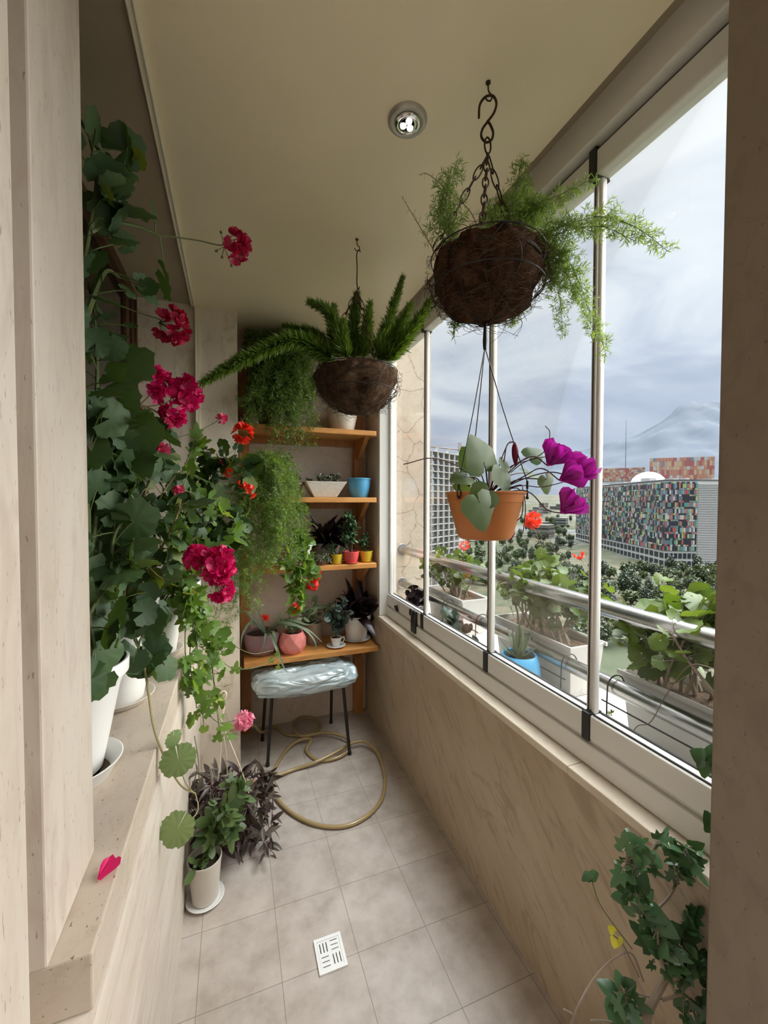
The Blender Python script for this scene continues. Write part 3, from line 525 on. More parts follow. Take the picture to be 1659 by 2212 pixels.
# ==================================================================== SHELF UNIT
t = thing('shelf_unit', 'orange pine shelf unit with four plank shelves in the back niche', 'shelf', (0.46, 2.64, 0.0))
for x0, x1, z, y0 in ((0.05, 0.872, 0.565, 2.47), (0.03, 0.868, 1.10, 2.50), (0.03, 0.868, 1.523, 2.50), (0.03, 0.866, 1.95, 2.50)):
    k = part('shelf', MB().box((x0, y0, z-0.032), (x1, 2.79, z)), M['pine'], t, smooth=False); bev(k, 0.003)
for x in (0.036, 0.79):
    k = part('upright', MB().box((x, 2.745, 0.0), (x+0.06, 2.798, 2.35)), M['pine_d'], t, smooth=False)
for z in (0.565, 1.10, 1.523, 1.95):
    k = part('bracket', MB().add([(0.80, 2.53, z-0.033), (0.83, 2.53, z-0.033), (0.83, 2.744, z-0.033), (0.80, 2.744, z-0.033), (0.80, 2.70, z-0.16), (0.83, 2.70, z-0.16), (0.83, 2.744, z-0.16), (0.80, 2.744, z-0.16)], [(0, 1, 2, 3), (4, 7, 6, 5), (0, 4, 5, 1), (1, 5, 6, 2), (2, 6, 7, 3), (3, 7, 4, 0)]), M['pine_d'], t, smooth=False)
    part('cleat', MB().box((0.096, 2.77, z-0.075), (0.79, 2.798, z-0.033)), M['pine_d'], t, smooth=False)
# ==================================================================== STOOL, HOSE
t = thing('stool', 'black legged stool wrapped in pale blue plastic below the shelves', 'stool', (0.40, 2.5, 0.0))
def stool_cover():
    a, b = 64, 28; V = np.zeros((a, b, 3))
    for i in range(a):
        th = i*2*math.pi/a
        for j in range(b):
            ph = -math.pi/2+math.pi*j/(b-1); cx, sx = math.cos(th), math.sin(th)
            ex = 0.45; px = abs(cx)**ex*np.sign(cx); py = abs(sx)**ex*np.sign(sx)
            cr = max(0, math.cos(ph))**0.42; V[i, j] = (0.405+px*0.315*cr, 2.50+py*0.185*cr, 0.452+0.062*abs(math.sin(ph))**0.8*np.sign(ph))
    for i in range(a):
        for j in range(b):
            p = V[i, j]; d = noise.turbulence(Vector((p[0]*8, p[1]*14, p[2]*22)), 3, False)-0.5
            q = noise.noise(Vector((p[0]*22, p[1]*22, p[2]*30)))
            V[i, j] = p+np.array([0, -0.3, 1])*(d*0.030+q*0.007)+np.array([q*0.006, 0, 0])
    V = np.vstack([V, V[:1]]); return MB().grid(V)
def plastic():
    m, nt, b, n, l = newmat('crumpled_plastic_wrap'); b.inputs['Roughness'].default_value = 0.16; b.inputs['Specular IOR Level'].default_value = 0.8; b.inputs['Coat Weight'].default_value = 0.8; b.inputs['Coat Roughness'].default_value = 0.08
    tc = n.new('ShaderNodeTexCoord'); mp = n.new('ShaderNodeMapping'); mp.inputs['Rotation'].default_value = (0, 0, 0.3); m2 = n.new('ShaderNodeMapping'); m2.inputs['Scale'].default_value = (0.45, 1.3, 2.2); l.new(tc.outputs['Object'], mp.inputs[0]); l.new(mp.outputs[0], m2.inputs[0])
    nz = n.new('ShaderNodeTexNoise'); nz.inputs['Scale'].default_value = 9; nz.inputs['Detail'].default_value = 2.5; nz.inputs['Distortion'].default_value = 0.9; l.new(m2.outputs[0], nz.inputs[0])
    bp = n.new('ShaderNodeBump'); bp.inputs['Strength'].default_value = 0.8; bp.inputs['Distance'].default_value = 0.05; l.new(nz.outputs[0], bp.inputs['Height']); l.new(bp.outputs[0], b.inputs['Normal']); l.new(bp.outputs[0], b.inputs['Coat Normal'])
    r = n.new('ShaderNodeValToRGB'); l.new(nz.outputs[0], r.inputs[0]); r.color_ramp.elements[0].position = 0.40; r.color_ramp.elements[1].position = 0.62; r.color_ramp.elements[0].color = (0.40, 0.50, 0.53, 1); r.color_ramp.elements[1].color = (0.55, 0.63, 0.65, 1); l.new(r.outputs[0], b.inputs['Base Color']); return m
part('seat', stool_cover(), plastic(), t, 'seat cushion wrapped in clear bluish plastic', sh=80)
for p, top in ((PZ(578, 1655, 0), (0.20, 2.39)), (PZ(755, 1630, 0), (0.61, 2.38)), (PZ(567, 1600, 0), (0.185, 2.61)), (PZ(715, 1562, 0), (0.60, 2.62))):
    part('leg', MB().tube([(*top, 0.42), ((top[0]+p[0])/2, (top[1]+p[1])/2, 0.21), p+np.array([0, 0, 0.012])], [0.010, 0.010, 0.009], 10).lathe([(0.011, 0), (0.012, 0.004), (0.011, 0.02), (0.009, 0.024)], p, 12), M['black'], t)
hp = [P(470, 1528, 2.40)+np.array([-0.02, 0, 0]), P(500, 1527, 2.40), P(540, 1526, 2.46)+np.array([0, 0, 0])]
hp = [(-0.03, 2.395, 0.23), (0.04, 2.39, 0.235), (0.10, 2.46, 0.20), (0.15, 2.57, 0.09)]
for (u, v, z) in ((594, 1571, .012), (618, 1586, .010), (655, 1588, .010), (690, 1572, .010), (680, 1553, .014), (650, 1550, .022), (634, 1566, .030), (650, 1590, .030), (700, 1582, .03), (745, 1592, .028), (756, 1612, .022), (735, 1634, .016), (690, 1643, .010), (662, 1622, .010), (672, 1597, .030), (640, 1602, .026), (610, 1632, .012), (587, 1680, .012), (596, 1722, .010), (640, 1763, .010), (700, 1785, .010), (762, 1780, .010), (815, 1742, .010), (832, 1690, .010), (818, 1630, .018), (790, 1603, .032), (760, 1606, .034), (720, 1628, .030), (680, 1647, .022), (630, 1664, .012), (570, 1686, .024), (525, 1690, .010)):
    hp.append(PZ(u, v, z))
solo('garden_hose', MB().tube(spline(hp, 260), 0.0092, 10), M['hose'], 'yellowed clear hose coiled on the tiles before the stool', 'hose')

# ==================================================================== HANGING BASKETS
def chain(mb, a, b, link=0.034, r=0.0017, w=0.0075):
    a, b = np.asarray(a, float), np.asarray(b, float); L = np.linalg.norm(b-a); n = max(2, int(round(L/(link*0.78)))); d = (b-a)/L; st = L/n
    s = unit(np.cross(d, (0.3, 0.9, 0.1))); s2 = np.cross(d, s)
    for i in range(n):
        c = a+d*st*(i+0.5); e = s if i % 2 else s2; an = np.arange(12)*2*math.pi/12
        mb.tube([c+d*math.cos(x)*st*0.66+e*math.sin(x)*w for x in an], r, 5, closed=True)
def brad(t): return math.sqrt(max(0, 1-t**2.6))*(0.97+0.09*math.sin(math.pi*min(1, t*1.25)))
def coir_liner(c, rt, h, seed, k=56, n=20):
    V = np.zeros((n, k+1, 3))
    for i in range(n):
        t = i/(n-1)
        for j in range(k+1):
            a = (j % k)*2*math.pi/k; z = -h*t; r = rt*math.sqrt(max(0, 1-(t**2.3)))*1.0 if t > 0.15 else rt*(0.97+0.03*t/0.15)
            d = (noise.turbulence(Vector((math.cos(a)*2.2+seed, math.sin(a)*2.2, z*16)), 4, False)-0.35)*0.020+0.005
            zz = 0.010*noise.noise(Vector((math.cos(a)*3+seed, math.sin(a)*3, 4))) if i < 3 else 0
            V[i, j] = (c[0]+math.cos(a)*(r+d), c[1]+math.sin(a)*(r+d), c[2]+z+zz)
    return MB().grid(V)
def coirmat(name, c1, c2):
    m, nt, b, n, l = newmat(name); tc = n.new('ShaderNodeTexCoord'); nz = n.new('ShaderNodeTexNoise'); nz.inputs['Scale'].default_value = 11; nz.inputs['Detail'].default_value = 6; nz.inputs['Distortion'].default_value = 2.5; l.new(tc.outputs['Object'], nz.inputs[0])
    n2 = n.new('ShaderNodeTexNoise'); n2.inputs['Scale'].default_value = 120; n2.inputs['Detail'].default_value = 3; n2.inputs['Distortion'].default_value = 3; l.new(tc.outputs['Object'], n2.inputs[0])
    r = n.new('ShaderNodeValToRGB'); l.new(nz.outputs[0], r.inputs[0]); r.color_ramp.elements[0].position = 0.33; r.color_ramp.elements[1].position = 0.68; r.color_ramp.elements[0].color = (*c1, 1); r.color_ramp.elements[1].color = (*c2, 1)
    l.new(r.outputs[0], b.inputs['Base Color']); b.inputs['Roughness'].default_value = 0.95; b.inputs['Specular IOR Level'].default_value = 0.1
    ad = n.new('ShaderNodeMath'); ad.operation = 'ADD'; l.new(nz.outputs[0], ad.inputs[0]); l.new(n2.outputs[0], ad.inputs[1])
    bp = n.new('ShaderNodeBump'); bp.inputs['Strength'].default_value = 1.0; bp.inputs['Distance'].default_value = 0.02; l.new(ad.outputs[0], bp.inputs['Height']); l.new(bp.outputs[0], b.inputs['Normal']); return m
M['coir'] = coirmat('coir_fibre', (0.045, 0.020, 0.010), (0.17, 0.085, 0.045))
M['coir2'] = coirmat('pale_coir_fibre', (0.07, 0.035, 0.02), (0.26, 0.16, 0.10))
def fibres(c, rt, h, n, seed):
    mb = MB(); rs = np.random.RandomState(seed)
    for _ in range(n):
        t = 0.1+0.85*rs.rand(); a = rs.rand()*6.283; r = rt*math.sqrt(max(0, 1-t**2.3))+0.004
        p0 = np.array([c[0]+math.cos(a)*r, c[1]+math.sin(a)*r, c[2]-h*t]); tg = np.array([-math.sin(a), math.cos(a), 0])
        L = 0.03+0.06*rs.rand(); q = p0+tg*L*(1 if rs.rand() > .5 else -1)*0.8+np.array([math.cos(a)*0.006, math.sin(a)*0.006, (rs.rand()-0.55)*L])
        mid = (p0+q)/2+np.array([math.cos(a), math.sin(a), 0])*(0.006+0.012*rs.rand())
        mb.tube(spline([p0, mid, q], 6), 0.0006, 3, caps=False)
    return mb
def basket_wire(c, rt, h, ns=6, ph=0.2):
    mb = MB(); mb.tube(ring(c, rt+0.002), 0.0017, 6, closed=True); mb.tube(ring(c, rt*brad(.5)+0.007, z=-h*0.5), 0.0018, 6, closed=True)
    for j in range(ns):
        for sg in (0.30, -0.30):
            a0 = ph+j*2*math.pi/ns; pts = []
            for t in np.linspace(0, 1, 9):
                r = rt*max(.10, brad(t))+0.004; a = a0+sg*math.sin(t*3.0); pts.append((c[0]+math.cos(a)*r, c[1]+math.sin(a)*r, c[2]-h*t))
            mb.tube(spline(pts, 16), 0.0011, 5)
    return mb
def screw_hook(c, label):
    mb = MB().lathe([(0.006, 0.0), (0.006, -0.003), (0.002, -0.004)][::-1], c, 14)
    pts = [c+np.array(q) for q in ((0, 0, 0.0), (0, 0, -0.012), (0.002, 0, -0.022), (0.011, 0, -0.030), (0.008, 0, -0.042), (-0.002, 0, -0.045), (-0.010, 0, -0.038))]
    mb.tube(spline(pts, 20), 0.0019, 7); return solo('ceiling_hook', mb, M['rust'], label, 'hook')
# --- near basket
HB = np.array([0.602, 0.892, 0.0])
ctop = np.array([HB[0], HB[1], 2.108]); RB, HH = 0.137, 0.158
screw_hook(np.array([HB[0], HB[1], CZ]), 'rusty screw hook in the ceiling holding the nearer coconut basket')
t = thing('hanging_basket', 'large coconut fibre basket with feathery green asparagus fern hanging nearest the window', 'hanging basket', ctop-np.array([0, 0, HH]))
zt = CZ-0.038
sp = [(a*.92, b*.84) for a, b in [(-0.024, -0.055), (-0.022, -0.018), (-0.008, 0.003), (0.012, 0.004), (0.022, -0.018), (0.016, -0.045), (0.0, -0.068), (-0.014, -0.088), (-0.017, -0.110), (-0.004, -0.128), (0.010, -0.122), (0.014, -0.102), (0.006, -0.078), (-0.002, -0.066)]]
SU = np.array([math.cos(0.5), -math.sin(0.5), 0])
part('s_hook', MB().tube(spline([np.array([HB[0], HB[1], zt])+SU*a+np.array([0, 0, b]) for a, b in sp], 60), 0.0030, 8), M['rust'], t)
apex = np.array([HB[0], HB[1], zt-0.128])
part('chain_ring', MB().tube([apex+np.array([math.cos(a)*0.009, 0, math.sin(a)*0.02+0.012]) for a in np.arange(14)*2*math.pi/14], 0.0022, 6, closed=True), M['rust'], t)
for u, v, y in ((965, 520, 0.90), (1042, 492, 0.78), (1155, 525, 0.93)):
    e = P(u, v, y); d = unit(e-ctop-np.array([0, 0, (e-ctop)[2]])); e = ctop+d*(RB+0.004); mb = MB(); chain(mb, apex+np.array([0, 0, -0.012]), e, 0.044, 0.0019, 0.0075); part('chain', mb, M['rust'], t)
part('wire_frame', basket_wire(ctop, RB, HH), M['wire'], t)
cl = part('coir_liner', coir_liner(ctop, RB, HH, 3), M['coir'], t)
part('loose_fibres', fibres(ctop, RB, HH, 420, 5), M['coir2'], cl)
part('soil', MB().lathe([(RB*0.96, -0.03), (RB*0.96, -0.022), (RB*0.5, -0.018), (0.002, -0.016)], ctop, 36), M['soil'], t)
nm, sm = MB(), MB()
def W(*q): return [P(u, v, y) for u, v, y in q]
for path, bl, de in ((W((985, 520, .88), (968, 470, .87), (965, 410, .86), (995, 345, .85)), .036, 190), (W((975, 520, .88), (952, 470, .88), (957, 420, .88), (975, 370, .88)), .030, 170),
    (W((1090, 500, .92), (1108, 440, .92), (1118, 390, .92), (1128, 340, .92)), .034, 190), (W((1110, 500, .92), (1140, 450, .88), (1210, 420, .84), (1290, 382, .79)), .032, 190), (W((1080, 500, .92), (1075, 460, .94), (1095, 420, .95)), .036, 190), (W((1060, 500, .9), (1062, 465, .92), (1078, 440, .94)), .034, 190), (W((1110, 500, .92), (1145, 460, .9), (1180, 430, .87)), .036, 190), (W((1130, 500, .90), (1150, 470, .88), (1190, 455, .86)), .034, 180), (W((1120, 500, .94), (1135, 440, .95), (1140, 395, .95)), .036, 160),
    (W((1150, 525, .86), (1215, 490, .82), (1300, 468, .75), (1380, 495, .69), (1443, 543, .645)), .040, 200), (W((1150, 530, .86), (1220, 500, .80), (1300, 490, .73), (1370, 520, .68)), .034, 130),
    (W((1150, 540, .86), (1200, 560, .83), (1235, 610, .82), (1285, 690, .81), (1310, 770, .80)), .036, 190), (W((1150, 545, .86), (1190, 580, .84), (1210, 650, .84), (1216, 725, .84)), .034, 160), (W((1150, 535, .86), (1215, 550, .81), (1255, 620, .79), (1290, 735, .78)), .032, 160), (W((1150, 530, .86), (1190, 535, .83), (1225, 590, .81), (1240, 650, .80)), .034, 150), (W((1150, 530, .9), (1180, 560, .86), (1190, 620, .84)), .034, 140),
    (W((1000, 680, .95), (985, 690, .97), (980, 728, .98)), .020, 150), (W((1110, 660, .93), (1115, 680, .92), (1095, 705, .92)), .022, 150)):
    frond([ctop+np.array([0, 0, -.02]), *path], nm, sm, bl*1.5, de*1.15, 0.0175, 620, wd=1.5)
part('foliage', nm, M['needle_n'], t); part('stems', sm, M['stem'], t)
dm, ds = MB(), MB(); frond(W((945, 555, .90), (910, 495, .90), (868, 425, .89)), dm, ds, 0.020, 90, 0.010, 260); frond(W((1035, 500, .9), (1010, 450, .9), (930, 380, .9), (905, 378, .9)), dm, ds, 0.012, 70, 0.010, 160)
dm2 = MB().merge(dm).merge(ds)
part('dry_frond', dm2, M['dry'], t, 'dry brown fern frond')

# --- far basket
FB = np.array([0.469, 1.592, 0.0]); ctop2 = np.array([FB[0], FB[1], 2.018]); RB2, HH2 = 0.160, 0.172
screw_hook(np.array([FB[0], FB[1], CZ]), 'small dark screw hook in the ceiling above the farther foxtail basket')
t = thing('hanging_basket', 'coconut fibre basket of upright foxtail fern plumes hanging before the shelves', 'hanging basket', ctop2-np.array([0, 0, HH2]))
ap2 = np.array([FB[0], FB[1], 2.335])
part('rod_hook', MB().tube(spline([ap2+np.array(q) for q in ((0.010, 0, 0.02), (0.006, 0, 0.008), (0, 0, 0.03), (0.001, 0, 0.09), (-0.001, 0, 0.14), (0.004, 0, 0.160), (0.010, 0, 0.165), (0.014, 0, 0.158))], 40), 0.0022, 7), M['rust'], t)
for a in (2.75, -1.45, 0.35):
    e = ctop2+np.array([math.cos(a), math.sin(a), 0])*(RB2+0.004); mb = MB(); chain(mb, ap2, e, 0.040, 0.0017, 0.0085); part('chain', mb, M['rust'], t)
part('wire_frame', basket_wire(ctop2, RB2, HH2, 8, 0.5), M['wire'], t)
cl = part('coir_liner', coir_liner(ctop2, RB2, HH2, 9), M['coir2'], t)
part('loose_fibres', fibres(ctop2, RB2, HH2, 420, 15), M['coir2'], cl)
part('soil', MB().lathe([(RB2*0.96, -0.03), (RB2*0.96, -0.022), (RB2*0.5, -0.018), (0.002, -0.016)], ctop2, 36), M['soil'], t)
nm, sm = MB(), MB()
def plume(path, w, dens=5200): needles_on(path, nm, sm, dens, w*1.45, 1.0, 0.6, fwd=1.1, wd=1.3, stem_r=0.002)
for path, w in ((W((725, 775, 1.56), (640, 735, 1.5), (540, 770, 1.42), (437, 828, 1.35)), .036), (W((725, 770, 1.6), (670, 735, 1.6), (560, 760, 1.55), (470, 800, 1.5)), .034), (W((720, 775, 1.6), (680, 725, 1.62), (612, 705, 1.64)), .034), (W((740, 775, 1.55), (728, 715, 1.55), (705, 670, 1.55), (668, 652, 1.55)), .036),
    (W((735, 775, 1.62), (718, 710, 1.62), (722, 660, 1.62)), .030), (W((765, 775, 1.6), (764, 700, 1.62), (771, 635, 1.63)), .036), (W((785, 775, 1.58), (792, 715, 1.58), (799, 655, 1.58)), .034), (W((810, 775, 1.6), (838, 700, 1.62), (870, 598, 1.64)), .034), (W((815, 778, 1.55), (852, 728, 1.52), (888, 658, 1.5)), .038), (W((830, 780, 1.55), (880, 725, 1.48), (932, 648, 1.42)), .038), (W((750, 775, 1.5), (740, 735, 1.48), (742, 690, 1.47)), .032), (W((820, 775, 1.65), (860, 740, 1.66), (905, 690, 1.68)), .034), (W((715, 770, 1.65), (660, 750, 1.7), (600, 735, 1.75)), .034)):
    plume(path, w)
part('foliage', nm, M['fox'], t); part('stems', sm, M['stem'], t)

# ==================================================================== HANGING CYCLAMEN
pc = np.array([HB[0], HB[1], 1.405]); PH, PR = 0.118, 0.100
t = thing('hanging_flowerpot', 'terracotta coloured plastic pot of purple cyclamen hanging in front of the glass', 'flowerpot', pc)
part('pot', MB().lathe([(0.060, 0.0), (0.064, 0.002), (0.070, 0.012), (0.086, 0.070), (0.092, 0.092), (0.0935, 0.093), (0.0945, 0.098), (0.097, 0.112), (0.1005, 0.114), (0.1015, 0.118), (0.098, 0.119), (0.0925, 0.112), (0.088, 0.09)], pc, 64), M['terracotta'], t)
part('soil', MB().lathe([(0.089, 0.093), (0.09, 0.098), (0.04, 0.104), (0.002, 0.105)], pc, 40), M['soil'], t)
knot = np.array([HB[0], HB[1]+0.005, 1.905]); mb = MB()
mb.tube([knot+np.array([0, 0, 0.045]), knot, knot-np.array([0, 0, 0.02])], [0.0035, 0.006, 0.0045], 8).tube(spline([knot+np.array([0, 0, 0.04]), knot+np.array([0.004, 0, 0.06]), (HB[0], HB[1], 1.955)], 10), 0.0045, 6)
for a in (math.radians(200), math.radians(80), math.radians(-30)):
    e = pc+np.array([math.cos(a)*0.103, math.sin(a)*0.103, PH-0.004]); mb.tube(spline([knot-np.array([0, 0, .015]), (knot+e)/2+np.array([0, 0, -0.004]), e+np.array([0, 0, 0.03])], 10), 0.0014, 6)
    mb.tube([e+np.array([0, 0, 0.032]), e+np.array([0, 0, 0.012])], 0.003, 6).tube([e+np.array([math.cos(q)*0.006*-math.sin(a), math.cos(q)*0.006*math.cos(a), math.sin(q)*0.011]) for q in np.arange(12)*2*math.pi/12], 0.0016, 5, closed=True).ball(e+np.array([0, 0, -0.01]), 0.0045, 6)
part('hanger', mb, M['black'], t)
cc = pc+np.array([0.01, 0, PH-0.01]); sm = MB(); lm = MB()
for u, v, y, s, fz, yd in ((1045, 1000, .83, .088, (.1, -.9, .35), (-.3, 0, .9)), (1085, 1015, .84, .085, (.35, -.8, .25), (.5, 0, -.7)), (1035, 1085, .765, .080, (.1, -1, .2), (.3, -.1, -.9)), (1050, 1065, .78, .06, (-.3, -.9, .3), (-.6, 0, -.5)), (1005, 1030, .84, .05, (0, -.6, .8), (-.9, -.1, -.1)), (1020, 1000, .93, .06, (.0, .6, .6), (-.4, .2, .7)), (1148, 985, .88, .05, (-.2, -.8, .5), (.6, 0, .4)), (1140, 1020, .92, .05, (0, -.5, .8), (.8, .1, .0)), (1180, 1035, .84, .05, (.1, -.8, .1), (.3, 0, -.8)), (1010, 1050, .93, .05, (.1, .8, .5), (-.7, .2, .1))):
    p = P(u, v, y); sm.tube(spline([cc, (cc+p)/2+np.array([0, 0, 0.02]), p], 12), 0.0018, 6); lm.inst(T_WHEART, [frames(np.array([yd], float), np.array([fz], float))[0]*s], [p])
part('foliage', lm, M['cyc'], t)
def bloom(u, v, y, s, up, stempath):
    c = P(u, v, y); up = unit(up); a = unit(np.cross(up, (0.2, 0.5, 0.9))); b = np.cross(up, a); Ms = []
    for j in range(6):
        an = j*2*math.pi/6+0.3*R0.rand(); e = a*math.cos(an)+b*math.sin(an); Ms.append(frames(unit(up*0.85+e*0.85)[None], unit(up*0.7-e)[None])[0]*s*1.25*(0.9+0.2*R0.rand()))
    for j in range(4):
        an = j*2*math.pi/4+0.7; e = a*math.cos(an)+b*math.sin(an); Ms.append(frames(unit(up*1.3+e*0.4)[None], unit(up*0.3-e)[None])[0]*s*0.8)
    mb = MB().inst(T_WPETAL, Ms, [c]*len(Ms)).ball(c, 0.005, 6); part('flower', mb, M['cycf'], t)
    sm.tube(spline([cc, *stempath, c-up*0.004], 18), 0.0016, 6)
bloom(1185, 1003, .83, .046, (0.25, -0.35, 0.6), W((1110, 1010, .85), (1150, 985, .84)))
bloom(1212, 1036, .80, .042, (0.45, -0.4, 0.3), W((1130, 1030, .84), (1170, 1012, .82)))
bloom(1236, 1028, .80, .046, (0.5, -0.2, 0.45), W((1130, 1035, .85), (1190, 1020, .83)))
bloom(1214, 1106, .80, .046, (0.5, -0.2, 0.55), W((1135, 1060, .84), (1180, 1100, .81)))
for u0, v0, u1, v1, r, path in ((1112, 955, 1114, 1008, .0085, W((1085, 1010, .86), (1095, 962, .86))), (1104, 1135, 1103, 1168, .010, W((1120, 1055, .83), (1128, 1110, .82)))):
    a, b = P(u0, v0, .86), P(u1, v1, .86); mb = MB().tube(spline([a, (a+b)/2, b], 9), [0.002, .006, .008, r, r, r*.9, .006, .004, .001], 9); part('bud', mb, M['cycb'], t, 'dark red unopened bud'); sm.tube(spline([cc, *path, a], 14), 0.0014, 6)
for path in (W((1010, 1020, .85), (940, 990, .84), (872, 1003, .83)), W((1100, 1010, .88), (1150, 992, .86), (1180, 970, .85), (1188, 935, .85), (1178, 920, .85)), W((1130, 1000, .87), (1210, 985, .84), (1250, 992, .83)), W((1120, 1048, .84), (1130, 1060, .82), (1135, 1100, .82), (1130, 1150, .82)), W((1120, 1050, .86), (1170, 1052, .84), (1215, 1042, .82)), W((1080, 1000, .86), (1098, 958, .86), (1112, 955, .86))):
    sm.tube(spline([cc, *path], 24), 0.0013, 6)
part('stems', sm, M['stem_r'], t)
# ==================================================================== PLANTS ON THE SHELVES
def add_foliage(t, stems, tm, dens, size, pet, lm, smm, lname='foliage', **kw):
    sm, fm = foliage(stems, tm, dens, size, pet, **kw); part('stems', sm, smm, t); part(lname, fm, lm, t)
# top shelf
c = P(740, 921, 2.62); c[2] = 1.951
t = thing('flowerpot', 'white plastic pot at the right end of the top shelf below the far basket', 'flowerpot', c)
make_pot(t, c, 0.072, 0.105, 0.15, M['off_pot'], rim=0.02, soil=0.8)
c = P(590, 915, 2.62); c[2] = 1.951
t = thing('trailing_fern', 'big dark asparagus fern spilling over the left half of the top shelf', 'fern', c)
make_pot(t, c, 0.08, 0.11, 0.16, M['brown_pot'], soil=0.85)
nm, sm = MB(), MB(); c0 = c+np.array([0, 0, 0.15])
for j in range(74):
    a = R0.rand()*6.283; u = 600+75*math.cos(a)*R0.rand()**.5; v = 740+110*R0.rand(); 
    top = P(np.clip(535+145*R0.rand(), 530, 690), 715+150*R0.rand(), 2.40+0.28*R0.rand()); eu = np.clip(515+175*R0.rand(), 512, 690)
    end = P(eu, 850+125*R0.rand()*(0.6+0.4*(eu > 580)), 2.28+0.22*R0.rand())
    frond([c0, (c0+top)/2+np.array([0, 0, 0.06]), top, (top+end)/2+np.array([0, -0.02, 0.03]), end], nm, sm, 0.075, 62, 0.030, 280, droop=-0.4, wd=1.7)
part('foliage', nm, M['needle_d'], t); part('stems', sm, M['stem'], t)
# second shelf
c = P(700, 1066, 2.60); c[2] = 1.524
t = thing('succulent_bowl', 'crackle patterned white flared bowl of small succulents on the second shelf', 'plant bowl', c)
def tray(c, zs):
    V = [(c[0]+sx*w, c[1]+sy*d, c[2]+z) for w, d, z in zs for sx, sy in ((-1, -1), (1, -1), (1, 1), (-1, 1))]; n = len(zs)
    return MB().add(V, [(3, 2, 1, 0)]+[(i*4+q, i*4+(q+1) % 4, i*4+4+(q+1) % 4, i*4+4+q) for i in range(n-1) for q in range(4)]+[tuple(4*(n-1)+q for q in range(4))])
bev(part('bowl', tray(c, [(.072, .05, 0), (.130, .085, .098), (.124, .079, .098), (.110, .065, .07)]), M['cracked'], t, smooth=False), .003)
part('soil', tray(c, [(.112, .067, .072), (.119, .074, .088)]), M['soil'], t, smooth=False)
lm, sm = MB(), MB()
for j in range(22):
    q = c+np.array([(R0.rand()-.5)*0.20, (R0.rand()-.5)*0.12, 0.088]); h = 0.015+0.045*R0.rand(); top = q+np.array([R0.normal()*0.01, R0.normal()*0.01, h]); sm.tube([c+np.array([0, 0, .082]), q+np.array([0, 0, -.004]), q, top], 0.002, 5)
    n = 16; d = rdir(n, 0.45); lm.inst(T_JADE, frames(d, rdir(n))*(0.014+0.012*R0.rand(n))[:, None, None], np.repeat(top[None], n, 0)-d*0.002)
part('stems', sm, M['stem_d'], t); part('leaves', lm, M['succ'], t)
c = P(776, 1067, 2.60); c[2] = 1.524
t = thing('flowerpot', 'empty sky blue ceramic pot at the right end of the second shelf', 'flowerpot', c)
part('pot', MB().lathe([(0.050, 0), (0.053, 0.003), (0.058, 0.02), (0.066, 0.045), (0.072, 0.075), (0.074, 0.114), (0.078, 0.116), (0.0785, 0.124), (0.074, 0.126), (0.070, 0.115), (0.066, 0.06), (0.045, 0.01)], c, 56), M['blue2'], t)
part('soil', MB().lathe([(0.066, 0.085), (0.068, 0.092), (0.03, 0.094), (0.002, 0.094)], c, 40), M['soil'], t)
c = P(632, 1066, 2.64); c[2] = 1.524
t = thing('flowerpot', 'small grey pot of spiky succulent on the second shelf left of the crackled bowl', 'flowerpot', c)
make_pot(t, c, 0.05, 0.066, 0.09, M['grey_pot'], soil=0.9)
lm = MB(); n = 60; d = rdir(n, 0.7); lm.inst(T_LANCE, frames(d, rdir(n, 0.3))*(0.03+0.05*R0.rand(n))[:, None, None], np.repeat((c+np.array([0, 0, 0.085]))[None], n, 0)+R0.normal(size=(n, 3))*np.array([.02, .02, .006])); part('leaves', lm, M['succ'], t)
c = P(574, 1070, 2.58); c[2] = 1.524
t = thing('trailing_fern', 'long asparagus fern cascading from a speckled white pot on the second shelf', 'fern', c)
part('pot', MB().lathe([(0.035, 0), (0.040, 0.004), (0.052, 0.05), (0.058, 0.11), (0.055, 0.16), (0.048, 0.185), (0.044, 0.186), (0.045, 0.15)], c, 40), M['speck'], t)
part('soil', MB().lathe([(0.043, 0.155), (0.044, 0.165), (0.02, 0.17), (0.002, 0.17)], c, 30), M['soil'], t)
nm, sm = MB(), MB(); c0 = c+np.array([0, 0, 0.165])
for j in range(58):
    k = R0.rand(); u0 = 520+115*R0.rand(); y0 = 2.22+0.25*R0.rand(); ev = 1120+(270 if u0 < 582 else 120)*R0.rand()**0.8; eu = u0+R0.normal()*22-(ev-1150)*0.26*(u0 < 590)*R0.rand()*1.6
    top = P(u0, 1005+50*R0.rand(), y0+0.06); mid = P((u0+eu)/2+R0.normal()*6, (1050+ev)/2, y0); end = P(eu, ev, y0-0.02)
    frond([c0, (c0+top)/2+np.array([0, 0, 0.05]), top, mid, end], nm, sm, 0.066, 58, 0.028, 290, droop=-0.15, wd=1.6, taper=0.3)
for u0, y0, ev in ((640, 2.4, 1150), (655, 2.42, 1180), (650, 2.38, 1120)):
    frond([c0, P(610, 1020, y0+.05), P(u0, 1075, y0), P(u0+5, ev, y0)], nm, sm, 0.035, 90, 0.016, 380)
part('foliage', nm, M['needle'], t); part('stems', sm, M['stem'], t)
